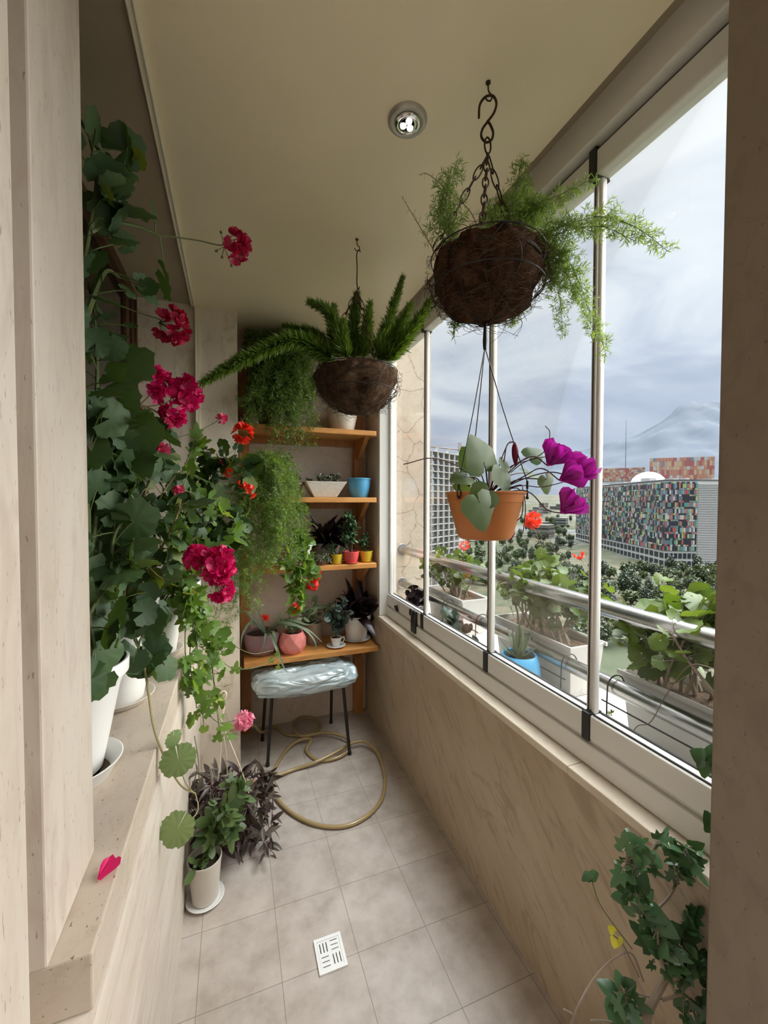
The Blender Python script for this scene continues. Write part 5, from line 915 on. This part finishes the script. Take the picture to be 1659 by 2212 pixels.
# ==================================================================== PLANT AT THE RIGHT, BELOW THE GLASS
c = np.array([0.72, 0.60, 0.0]); t = thing('potted_shrub', 'leggy green shrub rising below the glass beside the right pillar', 'potted plant', c)
make_pot(t, c, 0.085, 0.115, 0.22, M['brown_pot'], soil=0.85); c1 = c+np.array([0, 0, .19]); 
trunk = [c1, *W((1385, 2280, .56), (1400, 2190, .56), (1440, 2110, .56))]
st = [trunk, W((1440, 2110, .56), (1420, 2050, .57), (1395, 1985, .58), (1375, 1930, .58), (1365, 1880, .58)), W((1440, 2110, .56), (1460, 2040, .55), (1480, 1990, .55)), W((1365, 1900, .58), (1400, 1850, .58), (1420, 1815, .58)), W((1370, 1920, .58), (1360, 1870, .58), (1350, 1825, .58)), W((1400, 1980, .58), (1450, 1930, .57), (1480, 1850, .56), (1470, 1830, .56)), W((1430, 2060, .57), (1480, 2060, .54), (1530, 2080, .52)), W((1450, 2120, .56), (1500, 2100, .53), (1545, 2130, .51)), W((1440, 2100, .56), (1425, 2060, .55), (1420, 2010, .55)), W((1430, 2160, .56), (1480, 2150, .54), (1500, 2190, .53)), W((1400, 2200, .56), (1350, 2150, .57), (1340, 2160, .57))]
sm, lm = foliage(st[1:], [T_HEART, T_IVY], 150, 0.030, 0.022, up=.25, side=(-.15, -.4, 0), t0=0.25, face=(-.5, -.5, .6), r0=.0035, r1=.0018, petr=.0009)
sm.tube(spline(trunk, 24), np.linspace(.010, .007, 24), 8)
for path in (W((1390, 2120, .57), (1365, 2060, .58), (1330, 2068, .58), (1285, 2110, .58), (1250, 2170, .57), (1232, 2215, .57)), W((1380, 2110, .57), (1345, 2040, .58), (1325, 2020, .58)), W((1440, 2160, .56), (1390, 2150, .57), (1360, 2140, .57)), W((1390, 2215, .56), (1300, 2205, .56), (1275, 2205, .56)), W((1235, 2215, .57), (1240, 2195, .57), (1218, 2180, .57))): sm.tube(spline(path, 20), .0017, 6)
part('stems', sm, M['bark'], t); part('foliage', lm, M['jade'], t)
l2 = MB()
for u, v, y, s, yd in ((1333, 2030, .58, .026, (-.2, 0, -.9)), (1326, 2012, .58, .020, (-.6, 0, .6))): l2.inst(T_HEART, [frames(np.array([yd], float), np.array([(-.4, -.8, .3)]))[0]*s], [P(u, v, y)])
part('yellow_leaves', l2, M['pale'], t, 'yellowing leaves'); l3 = MB()
for u, v, y, s, yd in ((1275, 1895, .58, .020, (-.8, 0, .3)), (1282, 1893, .58, .022, (.9, 0, -.15)), (1270, 1892, .58, .018, (-.7, 0, -.4)), (1520, 1640, .53, .042, (-.7, 0, .5)), (1528, 1650, .53, .045, (.1, 0, -.9)), (1534, 1640, .53, .04, (.5, 0, .6)), (1538, 1785, .53, .04, (-.4, 0, .9))): l3.inst(T_HEART, [frames(np.array([yd], float), np.array([(-.3, -.9, .4)]))[0]*s], [P(u, v, y)])
part('leaves', l3, M['jade'], t); vs = MB().tube(spline(W((1545, 1960, .52), (1546, 1800, .52), (1545, 1720, .525), (1536, 1650, .53), (1544, 1590, .53)), 24), .0016, 6).tube(spline(W((1365, 2050, .58), (1300, 1960, .58), (1276, 1897, .58)), 16), .0010, 5); part('vine_stem', vs, M['stem'], t)

# ==================================================================== OUTSIDE: RAILS AND POTS
for z, r, lab in ((1.148, 0.028, 'upper brushed steel handrail running outside the glass'), (0.903, 0.026, 'lower brushed steel handrail with wire planter hooks over it')):
    t = thing('handrail', lab, 'handrail', (1.15, 0.6, z)); part('rail', MB().tube([(1.15, y, z) for y in np.linspace(-1.5, 2.735, 12)], r, 28), M['steel'], t)
    part('flange', MB().lathe([(r+0.001, 0), (r+0.014, 0.0), (r+0.016, 0.004), (r+0.012, 0.010), (r+0.001, 0.012)], (1.15, 2.7495, z), 32, axis=(0, -1, 0)), M['steel'], t)
ZO = 0.7405
c = np.array([1.058, 1.325, ZO]); t = thing('flowerpot', 'round sky blue pot of aloe on the outside ledge behind the glass', 'flowerpot', c)
part('pot', MB().lathe([(r_*1.13, z_*1.17) for r_, z_ in ((0.046, 0), (0.05, 0.003), (0.066, 0.03), (0.073, 0.065), (0.070, 0.105), (0.060, 0.130), (0.057, 0.134), (0.053, 0.132), (0.056, 0.10))], c, 52), M['blue2'], t); part('soil', MB().lathe([(0.060, 0.126), (0.062, 0.136), (0.002, 0.141)], c, 32), M['soil'], t)
lm = MB(); n = 15; d = np.array([(math.cos(a)*s, math.sin(a)*s, z) for a, s, z in zip(np.arange(n)*2.4, np.linspace(.12, 1.0, n), np.linspace(1.0, .35, n))]); d = unit(d); up = np.repeat(np.array([[0, 0, 1.0]]), n, 0)+d*np.array([-1.5, -1.5, 0]); lm.inst(T_ALOE, frames(d, up)*np.linspace(.15, .09, n)[:, None, None], np.repeat((c+np.array([0, 0, .136]))[None], n, 0)); part('leaves', lm, M['aloe'], t)
c = np.array([1.065, 1.83, ZO]); t = thing('flowerpot', 'white pot of grey fleshy leaves on the outside ledge beyond the blue pot', 'flowerpot', c)
make_pot(t, c, 0.055, 0.074, 0.10, M['white_pot'], soil=.85); lm = MB(); n = 60; pos = c+np.array([-.02, -.01, .12])+R0.normal(size=(n, 3))*np.array([.03, .03, .03]); lm.inst(T_OVAL, frames(rdir(n, .2), rdir(n, .4))*(.045+.02*R0.rand(n))[:, None, None], pos); part('leaves', lm, M['pep'], t)
c = np.array([1.065, 2.33, ZO]); t = thing('flowerpot', 'white pot of dark drooping leaves on the outside ledge nearest the stone return wall', 'flowerpot', c)
make_pot(t, c, 0.06, 0.078, 0.12, M['white_pot'], soil=.85); lm = MB(); n = 60; pos = c+np.array([-.01, -.02, .15])+R0.normal(size=(n, 3))*np.array([.035, .04, .035]); lm.inst(T_OVAL, frames(rdir(n, -.2), rdir(n, .4))*(.05+.025*R0.rand(n))[:, None, None], pos); part('leaves', lm, M['dark'], t)
def planter(y0, y1, label):
    x0, x1, z0, z1 = 1.195, 1.365, ZO, 0.945; c = np.array([(x0+x1)/2, (y0+y1)/2, z0]); t = thing('balcony_planter', label, 'planter', c); q = 0.018
    V = [(x0+q, y0+q, z0), (x1-q, y0+q, z0), (x1-q, y1-q, z0), (x0+q, y1-q, z0), (x0, y0, z1), (x1, y0, z1), (x1, y1, z1), (x0, y1, z1), (x0+.006, y0+.006, z1), (x1-.006, y0+.006, z1), (x1-.006, y1-.006, z1), (x0+.006, y1-.006, z1), (x0+.008, y0+.008, z1-.05), (x1-.008, y0+.008, z1-.05), (x1-.008, y1-.008, z1-.05), (x0+.008, y1-.008, z1-.05)]
    F = [(0, 3, 2, 1)]+[(a+i, a+(i+1) % 4, a+4+(i+1) % 4, a+4+i) for a in (0, 4, 8) for i in range(4)]+[(12, 13, 14, 15)]
    bev(part('box', MB().add(V, F), M['trough'], t, smooth=False), .004); part('rim', MB().box((x0-.008, y0-.008, z1-.012), (x0-.0005, y1+.008, z1+.002)).box((x1+.0005, y0-.008, z1-.012), (x1+.008, y1+.008, z1+.002)), M['trough'], t, smooth=False)
    g = np.zeros((6, 24, 3))
    for i in range(6):
        for j in range(24): x = x0+.009+(x1-x0-.018)*i/5; y = y0+.009+(y1-y0-.018)*j/23; g[i, j] = (x, y, z1-.028+.012*noise.noise(Vector((x*20, y*20, 0))))
    part('soil', MB().grid(g), M['soil_dry'], t); return t
def outside_ger(t, y0, y1, n, hgt, leaf, heads, dens=75, seed=1):
    rs = np.random.RandomState(seed); st = []
    for j in range(n):
        b = np.array([1.23+.11*rs.rand(), y0+.05+(y1-y0-.1)*rs.rand(), .92]); h = hgt*(.5+.5*rs.rand()); q = [b]; d = np.array([rs.normal()*.3, rs.normal()*.35, 1.0])
        for k in range(4): d = d+np.array([rs.normal()*.22, rs.normal()*.22, .1]); q.append(q[-1]+unit(d)*h/4)
        st.append(q)
    sm, lm = foliage(st, [T_GER, T_GERF], dens, leaf, .05, up=.4, side=(-.1, -.1, 0), t0=.55, face=(-.3, -.3, .9), r0=.0055, r1=.003, petr=.0012)
    for (u, v, y, r, k) in heads:
        p = P(u, v, y); b = min((q[-1] for q in st), key=lambda e: np.linalg.norm(e-p)); head(t, sm, u, v, y, r, M['redp'], [b, (b+p)/2+np.array([0, 0, .01])], (-.4, -.8, .2), k, None, .2)
    part('foliage', lm, M['ger_o'], t); part('stems', sm, M['bark'], t)
t = planter(1.98, 2.42, 'white trough planter of geraniums outside the rails nearest the return wall'); outside_ger(t, 1.98, 2.42, 16, .27, .040, ((1003, 1178, 2.2, 13, 6),), seed=3)
t = planter(1.20, 1.68, 'white trough planter of tall geraniums outside the rails behind the blue pot'); outside_ger(t, 1.20, 1.68, 24, .33, .046, ((1150, 1124, 1.56, 21, 10), (1250, 1199, 1.3, 13, 6)), seed=5)
t = planter(0.48, 0.985, 'white trough planter of geraniums outside the rails nearest the right pillar'); outside_ger(t, 0.48, 0.985, 24, .31, .050, (), seed=8)
c = PZ(1320, 1545, ZO); t = thing('seedling', 'tiny bright green seedling growing on the outside ledge', 'plant', c); lm = MB(); n = 9; d = rdir(n, .5); lm.inst(T_OVAL, frames(d, rdir(n, .8))*.014, np.repeat((c+np.array([0, 0, .008]))[None], n, 0)); part('leaves', lm, M['ger_o'], t); part('stem', MB().tube([c, c+np.array([0, 0, .005]), c+np.array([0, 0, .009])], .001, 5), M['stem'], t)
def bracket(y0, y1, label):
    t = thing('planter_bracket', label, 'bracket', (1.11, (y0+y1)/2, 0.78), 'wire brackets hooked over the lower rail')
    fr = MB(); x = 1.112
    for y in (y0, y1):
        arc = [(1.15+math.cos(a)*.036, y, .905+math.sin(a)*.036) for a in np.linspace(-.3, math.pi, 14)]; hk = MB().tube(spline(arc+[(x, y, .86), (x, y, .80)], 28), .0024, 7); part('hook', hk, M['wire'], t)
        fr.tube([(x, y, .81), (x, y, .79), (x, y, .748)], .0024, 6)
    fr.tube([(x, y0-.02, .86), (x, (y0+y1)/2, .86), (x, y1+.02, .86)], .0024, 6).tube([(x, y0, .75), (x, (y0+y1)/2, .75), (x, y1, .75)], .0024, 6); part('frame', fr, M['wire'], t)
bracket(0.60, 0.965, 'black wire bracket hooked over the lower rail before the nearest planter')
bracket(1.16, 1.40, 'black wire bracket hooked over the lower rail around the blue pot')
bracket(1.72, 2.06, 'black wire bracket hooked over the lower rail before the grey leaved pot')
solo('twig', MB().tube(spline([PX(1350, 1615, 1.03), PX(1375, 1570, 1.05), PX(1405, 1560, 1.06), PX(1440, 1500, 1.07), PX(1490, 1438, 1.08), PX(1555, 1448, 1.09)], 30), .0013, 5), M['stem_d'], 'thin bare twig slanting across the outside ledge in front of the wire bracket', 'twig')
# ==================================================================== THE CITY BELOW
GZ = -38.0
def far(u, v, depth): d = ray(u, v); return CAM + d*depth
def farz(u, depth, z): p = far(u, 1082, depth); return np.array([p[0], p[1], z])
def groundmat():
    m, nt, b, n, l = newmat('park_ground'); tc = n.new('ShaderNodeTexCoord')
    def nz(s, d): q = n.new('ShaderNodeTexNoise'); q.inputs['Scale'].default_value = s; q.inputs['Detail'].default_value = d; l.new(tc.outputs['Object'], q.inputs[0]); return q.outputs[0]
    def rp(src, a, bb): r = n.new('ShaderNodeValToRGB'); l.new(src, r.inputs[0]); r.color_ramp.elements[0].position = a; r.color_ramp.elements[1].position = bb; return r.outputs[0]
    def mx(f, a, c):
        x = n.new('ShaderNodeMix'); x.data_type = 'RGBA'; l.new(f, x.inputs[0])
        for s, i in ((a, 6), (c, 7)):
            if isinstance(s, tuple): x.inputs[i].default_value = (*s, 1)
            else: l.new(s, x.inputs[i])
        return x.outputs[2]
    c = mx(rp(nz(0.045, 6), 0.42, 0.60), (0.024, 0.030, 0.012), (0.056, 0.046, 0.026)); c = mx(rp(nz(0.25, 5), 0.48, 0.66), c, (0.018, 0.026, 0.008)); c = mx(rp(nz(0.010, 5), 0.55, 0.62), c, (0.065, 0.065, 0.062))
    l.new(c, b.inputs['Base Color']); b.inputs['Roughness'].default_value = 1; return m
mb = MB(); nx, ny = 60, 60; G = np.zeros((nx, ny, 3)); xs = np.concatenate([np.linspace(8, 600, 40), np.linspace(700, 5000, 20)]); ys = np.concatenate([np.linspace(-300, 700, 40), np.linspace(800, 5000, 20)])
for i, x in enumerate(xs):
    for j, y in enumerate(ys):
        d = math.hypot(x, y); G[i, j] = (x, y, GZ+3*noise.noise(Vector((x*.01, y*.01, 0)))+max(0, d-380)*0.030)
o = struct('ground', mb.grid(G), groundmat(), smooth=True)
def gz(x, y): return GZ+3*noise.noise(Vector((x*.01, y*.01, 0)))+max(0, math.hypot(x, y)-380)*0.030
# mountain ridges
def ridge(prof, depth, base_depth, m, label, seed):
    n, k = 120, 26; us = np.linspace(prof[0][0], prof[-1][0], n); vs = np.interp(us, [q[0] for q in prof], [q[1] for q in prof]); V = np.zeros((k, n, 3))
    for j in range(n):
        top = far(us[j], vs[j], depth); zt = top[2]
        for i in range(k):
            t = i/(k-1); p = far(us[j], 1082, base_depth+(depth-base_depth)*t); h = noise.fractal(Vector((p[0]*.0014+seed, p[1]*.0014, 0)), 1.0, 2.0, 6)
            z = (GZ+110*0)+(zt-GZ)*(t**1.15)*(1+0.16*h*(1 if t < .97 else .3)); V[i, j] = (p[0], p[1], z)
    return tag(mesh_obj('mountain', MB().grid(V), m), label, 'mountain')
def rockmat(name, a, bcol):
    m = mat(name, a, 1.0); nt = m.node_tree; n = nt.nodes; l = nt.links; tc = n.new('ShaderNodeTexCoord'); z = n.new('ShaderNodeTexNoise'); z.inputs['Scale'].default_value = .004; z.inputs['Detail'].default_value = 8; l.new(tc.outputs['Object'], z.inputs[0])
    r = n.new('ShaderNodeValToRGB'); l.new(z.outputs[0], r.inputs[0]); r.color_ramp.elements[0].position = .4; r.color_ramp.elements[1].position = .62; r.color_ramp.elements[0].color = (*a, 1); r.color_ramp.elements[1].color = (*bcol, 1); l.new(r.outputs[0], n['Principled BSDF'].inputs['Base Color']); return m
ridge([(840, 1030), (930, 1012), (1050, 1000), (1180, 985), (1290, 965), (1370, 938), (1420, 912), (1470, 890), (1520, 871), (1545, 866), (1600, 880), (1750, 900)], 5200, 2600, rockmat('hazy_blue_rock', (0.030, 0.040, 0.056), (0.038, 0.047, 0.061)), 'blue grey mountain slope rising behind the colourful building', 2.0)  # distance haze is put into the rock colour as blue grey
# colourful facade building
def panels(a, b, z0, z1, rows, cols, rs, tall=0.72, keep=None, out=0.3):
    """one raised panel per cell, two bands to a storey; every panel takes its own colour"""
    mb = MB(); a, b = np.asarray(a), np.asarray(b); e = (b-a)/np.linalg.norm(b-a); nrm = np.cross(e, (0, 0, 1)); nrm = nrm if np.dot(nrm, CAM-a) > 0 else -nrm; L = np.linalg.norm(b-a); H = (z1-z0)/rows
    for r in range(rows):
        for (f0, f1, cc) in ((0.0, tall, cols), (tall, 1.0, int(cols*0.75))):
            w = L/cc; x = 0.0; zz0, zz1 = z0+H*(r+f0)+.10, z0+H*(r+f1)-.05
            for c in range(cc):
                x0, x1 = c*w+.06, (c+1)*w-.06; P0, P1 = a+e*x0, a+e*x1; o0 = nrm*out; v = [(*(P0)[:2], zz0), (*(P1)[:2], zz0), (*(P1)[:2], zz1), (*(P0)[:2], zz1)]; v = np.array(v, float); mb.add(np.vstack([v, v+o0]), [(4, 5, 6, 7), (0, 1, 5, 4), (1, 2, 6, 5), (2, 3, 7, 6), (3, 0, 4, 7)])
    return mb
def palette(name, cols, rough=0.4):
    m, nt, b, n, l = newmat(name); g = n.new('ShaderNodeNewGeometry'); r = n.new('ShaderNodeValToRGB'); l.new(g.outputs['Random Per Island'], r.inputs[0]); cr = r.color_ramp; cr.interpolation = 'CONSTANT'; tot = sum(w for w, _ in cols); x = 0
    for i, (w, c) in enumerate(cols):
        if i == 0: cr.elements[0].position = 0; cr.elements[0].color = (*c, 1)
        elif i == 1: cr.elements[1].position = x; cr.elements[1].color = (*c, 1)
        else: k = cr.elements.new(min(x, .999)); k.color = (*c, 1)
        x += w/tot
    l.new(r.outputs[0], b.inputs['Base Color']); b.inputs['Roughness'].default_value = rough; return m
GL = (0.010, 0.013, 0.018)
pal = palette('coloured_facade_panels', [(40, GL), (12, (0.076, 0.090, 0.105)), (9, (0.273, 0.273, 0.256)), (5, (0.227, 0.046, 0.046)), (4, (0.242, 0.099, 0.061)), (6, (0.053, 0.151, 0.128)), (6, (0.099, 0.181, 0.227)), (5, (0.212, 0.235, 0.090)), (4, (0.189, 0.090, 0.105)), (4, (0.122, 0.189, 0.076)), (5, (0.143, 0.113, 0.099))])
pal2 = palette('orange_roof_panels', [(16, (0.229, 0.107, 0.073)), (12, (0.191, 0.060, 0.055)), (8, (0.263, 0.191, 0.123)), (6, (0.230, 0.230, 0.230)), (3, (0.086, 0.111, 0.144)), (10, (0.230, 0.146, 0.112))])
wallm = mat('pale_facade', (0.24, 0.24, 0.235), 0.8, var=.1, bscale=.2); louver = mat('white_louvre', (0.26, 0.26, 0.26), .7); roofm = mat('flat_roof', (0.10, 0.097, 0.09), .9)
A = farz(1245, 400, 0); B = farz(1437, 250, 0); Cc = farz(1506, 248, 0); D = farz(1610, 252, 0)
def prism(pts, z0, z1): n = len(pts); V = [(p[0], p[1], z0) for p in pts]+[(p[0], p[1], z1) for p in pts]; return MB().add(V, [(i, (i+1) % n, n+(i+1) % n, n+i) for i in range(n)]+[tuple(range(n, 2*n)), tuple(range(n-1, -1, -1))])
zt = far(1437, 1040, 250)[2]; zb = far(1437, 1226, 250)[2]; zp = far(1437, 1190, 250)[2]
back = [farz(1640, 330, 0), farz(1400, 440, 0)]
t = thing('apartment_building', 'large block with a patchwork facade of coloured panels beyond the park', 'building', ((A+B)/2)*np.array([1, 1, 0])+np.array([0, 0, GZ-1]))
part('walls', prism([A, B, Cc, D, *back], GZ-1, zt), wallm, t, smooth=False)
part('roof_edge', prism([p+unit(p-(A+D)/2-np.array([0, 0, 0]))*0 for p in [A, B, Cc, D, *back]], zt, zt+1.2), mat('dark_parapet', (.05, .05, .05), .8), t, smooth=False)
rs = np.random.RandomState(4)
k = part('facade_panels', panels(A, B, zp, zt-.3, 11, 92, rs), pal, t, 'patchwork of coloured and dark glass panels', smooth=False); k['kind'] = 'stuff'
k = part('corner_panels', panels(B, Cc, zp, zt-.3, 11, 17, rs), pal, t, smooth=False); k['kind'] = 'stuff'
mb = MB(); e = unit(D-Cc)
for r in range(46): z = zb+3+(zt-zb-4)*r/46; nr = np.array([e[1], -e[0], 0])*.4; mb.add([(*(Cc+e*.5)[:2], z), (*(D)[:2], z), (*(D+nr)[:2], z), (*(Cc+e*.5+nr)[:2], z), (*(Cc+e*.5)[:2], z+.5), (*(D)[:2], z+.5), (*(D+nr)[:2], z+.5), (*(Cc+e*.5+nr)[:2], z+.5)], [(0, 3, 2, 1), (4, 5, 6, 7), (0, 1, 5, 4), (1, 2, 6, 5), (2, 3, 7, 6), (3, 0, 4, 7)])
part('louvre_wall', mb, louver, t, 'white wall of horizontal louvres', smooth=False)
dkm = mat('far_window_glass', GL, .25)
for (a, b, nw) in ((A, B, 26), (B, Cc, 7)):
    for r in range(2):
        for c in range(nw):
            z0 = zb+.8+(zp-zb-.6)*r/2; q0 = a+(b-a)*((c+.12)/nw); q1 = a+(b-a)*((c+.88)/nw); e = unit(b-a); nr = np.cross(e, (0, 0, 1)); nr = nr if np.dot(nr, CAM-a) > 0 else -nr
            h = (zp-zb)/2*.62; v = np.array([(*q0[:2], z0), (*q1[:2], z0), (*q1[:2], z0+h), (*q0[:2], z0+h)]); part('window', MB().add(np.vstack([v, v+nr*.15]), [(4, 5, 6, 7), (0, 1, 5, 4), (1, 2, 6, 5), (2, 3, 7, 6), (3, 0, 4, 7)]), dkm, t, smooth=False)
for u, dp, w, h in ((1300, 385, 9, 6), (1345, 340, 8, 5), (1400, 300, 7, 7), (1450, 270, 6, 4), (1478, 270, 4, 4.5), (1530, 275, 10, 4)):
    p = farz(u, dp+14, 0); part('roof_hut', MB().box((p[0]-w/2, p[1]-w/2, zt+1.2), (p[0]+w/2, p[1]+w/2, zt+1.2+h*.6)), louver, t, smooth=False)
# rear block with orange panels
for (u0, u1, dp, v0, v1, lab, cols) in ((1300, 1392, 520, 1040, 1012, 'low roof block with a row of orange and red panels behind the patchwork facade', 22), (1402, 1542, 470, 1046, 990, 'taller rear block with orange and red panels above the patchwork roof', 26)):
    a, b = farz(u0, dp, 0), farz(u1, dp-20, 0); z1 = far(u1, v1, dp)[2]; z0 = GZ+5; bk = [b+unit(b)*40*np.array([1, 1, 0]), a+unit(a)*40*np.array([1, 1, 0])]
    t = thing('apartment_building', lab, 'building', (a+b)/2*np.array([1, 1, 0])+np.array([0, 0, z0])); part('walls', prism([a, b, *bk], z0, z1), wallm, t, smooth=False)
    zz = far(u1, v0, dp)[2]; k = part('panels', panels(a, b, zz, z1-.4, 3, cols, rs, .6), pal2, t, smooth=False); k['kind'] = 'stuff'
dc = far(1400, 1035, 440); t = solo('dome', MB().lathe([(17, 0), (16.5, 3), (14.5, 7), (11, 10.5), (6, 13), (.1, 14)], (dc[0], dc[1], dc[2]-6), 40), louver, 'pale domed roof peeping over the patchwork facade', 'dome')
# concrete frame under construction and its crane
a, b = farz(905, 175, 0), farz(1003, 205, 0); bk = [b+np.array([4, 11, 0]), a+np.array([4, 11, 0])]; z1 = far(1000, 985, 205)[2]; z0 = far(1000, 1205, 205)[2]
conc = mat('raw_concrete', (.30, .295, .28), .9, var=.2, bscale=.5)
t = thing('construction_frame', 'open concrete frame of an unfinished tower left of the hanging pot', 'building', (a+b)/2*np.array([1, 1, 0])+np.array([0, 0, GZ])); ns = 17
for i in range(ns+1): z = z0+(z1-z0)*i/ns; part('slab', prism([a, b, *bk], z-.35, z), conc, t, smooth=False)
for i in range(9):
    for q in (0, 1, 2):
        p = a+(b-a)*i/8+(bk[1]-a)*(.04+.46*q); part('column', MB().box((p[0]-.35, p[1]-.35, GZ-1), (p[0]+.35, p[1]+.35, z1+(2 if i % 2 else 0))), conc, t, smooth=False)
p = farz(992, 230, 0); zc = far(992, 972, 230)[2]; t = thing('tower_crane', 'small tower crane above the unfinished concrete tower', 'crane', (p[0], p[1], GZ)); cm = mat('crane_paint', (.16, .09, .05), .6)
mb = MB()
for dx, dy in ((-.6, -.6), (.6, -.6), (.6, .6), (-.6, .6)): mb.tube([(p[0]+dx, p[1]+dy, GZ), (p[0]+dx, p[1]+dy, zc/2+GZ/2), (p[0]+dx, p[1]+dy, zc+4)], .14, 4)
for i in range(30): z = GZ+(zc-GZ)*i/30; h = (zc-GZ)/30; mb.tube([(p[0]-.6, p[1]-.6, z), (p[0], p[1]-.6, z+h/2), (p[0]+.6, p[1]-.6, z+h)], .1, 4)
part('mast', mb, cm, t); jb = unit(np.array([-.7, .5, .12])); j0 = np.array([p[0], p[1], zc]); part('jib', MB().tube([j0-jb*7, j0, j0+jb*22], .3, 4).tube([j0-jb*7+np.array([0, 0, .2]), j0+np.array([0, 0, 3.5]), j0+jb*18], .1, 4), cm, t)
p = farz(1350, 900, 0); z1 = far(1350, 908, 900)[2]; t = solo('radio_mast', MB().tube([(p[0], p[1], GZ), (p[0], p[1], z1/2), (p[0], p[1], z1)], [1.2, .8, .3], 6), mat('mast_steel', (.06, .06, .07), .6), 'thin radio mast standing against the mountain', 'mast')
# low city blocks on the far slope
rs = np.random.RandomState(21); cols_ = [mat('far_wall_%d' % i, c, .9) for i, c in enumerate(((.095, .093, .088), (.11, .10, .092), (.08, .08, .08), (.10, .088, .075)))]
for i in range(46):
    u = 935+ (325 if i < 34 else 620)*rs.rand(); dp = 420+700*rs.rand(); p = farz(u, dp, 0); w, h = 8+14*rs.rand(), 6+13*rs.rand(); z = gz(p[0], p[1])-1
    t = thing('town_house', 'pale flat roofed block in the hazy town below the mountain', 'building', (p[0], p[1], z), 'town blocks below the mountain'); ang = rs.rand(); Rm = [[math.cos(ang), -math.sin(ang), 0], [math.sin(ang), math.cos(ang), 0], [0, 0, 1]]
    part('walls', MB().box((p[0]-w/2, p[1]-w/2, z), (p[0]+w/2, p[1]+w/2, z+h), Rm, p), cols_[i % 4], t, smooth=False); part('window_bands', MB().box((p[0]-w/2-.1, p[1]-w/2-.1, z+h*.35), (p[0]+w/2+.1, p[1]+w/2+.1, z+h*.47), Rm, p).box((p[0]-w/2-.1, p[1]-w/2-.1, z+h*.7), (p[0]+w/2+.1, p[1]+w/2+.1, z+h*.82), Rm, p), dkm, t, smooth=False); part('roof', MB().box((p[0]-w/2-.2, p[1]-w/2-.2, z+h), (p[0]+w/2+.2, p[1]+w/2+.2, z+h+.5), Rm, p), roofm, t, smooth=False)
for i, (u0, u1, dp, v) in enumerate(((1140, 1250, 330, 1160), (935, 1250, 420, 1135), (1290, 1560, 150, 1330))):
    pts = []
    for q in np.linspace(0, 1, 14): p = farz(u0+(u1-u0)*q, dp*(1+.25*(q-.5)), 0); pts.append((p[0], p[1]))
    mb = MB(); V = np.zeros((14, 2, 3))
    for q, (x, y) in enumerate(pts): r = 1+(4.5 if i < 2 else 1.6)/math.hypot(x, y); V[q, 0] = (x, y, gz(x, y)+.6); V[q, 1] = (x*r, y*r, gz(x*r, y*r)+.6)
    o = struct('trim_%d' % (20+i), mb.grid(V), mat('asphalt_%d' % i, (.075, .075, .075) if i < 2 else (.10, .085, .06), .9))
# park trees
def tree_proto(h, r, m, seed, label):
    rs = np.random.RandomState(seed); t = thing('park_tree', label, 'tree', (0, 0, -500), 'trees in the park below the balcony'); b = np.array([0, 0, -500.0])
    part('trunk', MB().tube([b, b+np.array([.1, 0, h*.3]), b+np.array([0, .1, h*.7])], [.22, .16, .08], 6), M['bark'], t); n = 900; d = unit(rs.normal(size=(n, 3))); rr = (.55+.45*rs.rand(n))[:, None]*(1+.25*np.sin(d[:, :1]*5+seed)*np.cos(d[:, 1:2]*6)); pos = b+np.array([0, 0, h*.62])+d*rr*np.array([r, r, h*.40])
    part('crown', MB().inst(T_OVAL, frames(unit(rs.normal(size=(n, 3))), unit(d+.6*rs.normal(size=(n, 3))))*(.75*r*.42)*(.7+.6*rs.rand(n))[:, None, None], pos), m, t); return t
tm = [leafmat('park_leaf_%d' % i, a, b, .15) for i, (a, b) in enumerate((((.014, .024, .009), (.028, .040, .014)), ((.025, .036, .012), (.042, .054, .018)), ((.012, .021, .012), (.022, .032, .017))))]
protos = [tree_proto(6.5, 2.6, tm[0], 1, 'rounded green tree in the park below'), tree_proto(5, 2.4, tm[1], 2, 'pale green spreading tree in the park below'), tree_proto(8, 1.7, tm[2], 3, 'slim dark tree in the park below')]
TL = [('rounded green trees in the park',), ('pale green spreading trees in the park',), ('slim dark trees in the park',)]; rs = np.random.RandomState(33)
TP = []
for i in range(420):
    if i < 110: u, dp = 1235+330*rs.rand(), 105+120*rs.rand()
    elif i < 150: u, dp = 1380+200*rs.rand(), 195+40*rs.rand()
    else: u, dp = 925+(330 if i < 400 else 640)*rs.rand(), 190+420*rs.rand()**1.3
    if u > 1235 and dp > 225: dp = 110+100*rs.rand()
    p = farz(u, dp, 0)
    if any(math.hypot(p[0]-q[0], p[1]-q[1]) < 4.6 for q in TP) or (u < 1010 and 165 < dp < 245) or len(TP) > 280: continue
    TP.append(p); k = rs.randint(0, 3); used = protos[k].location.z > -400; o = copy_tree(protos[k]) if used else protos[k]; s = .75+.65*rs.rand(); o.location = (p[0], p[1], gz(p[0], p[1])-.2); o.scale = (s, s, s*(.85+.3*rs.rand())); o.rotation_euler[2] = rs.rand()*6; o['group'] = TL[k][0]
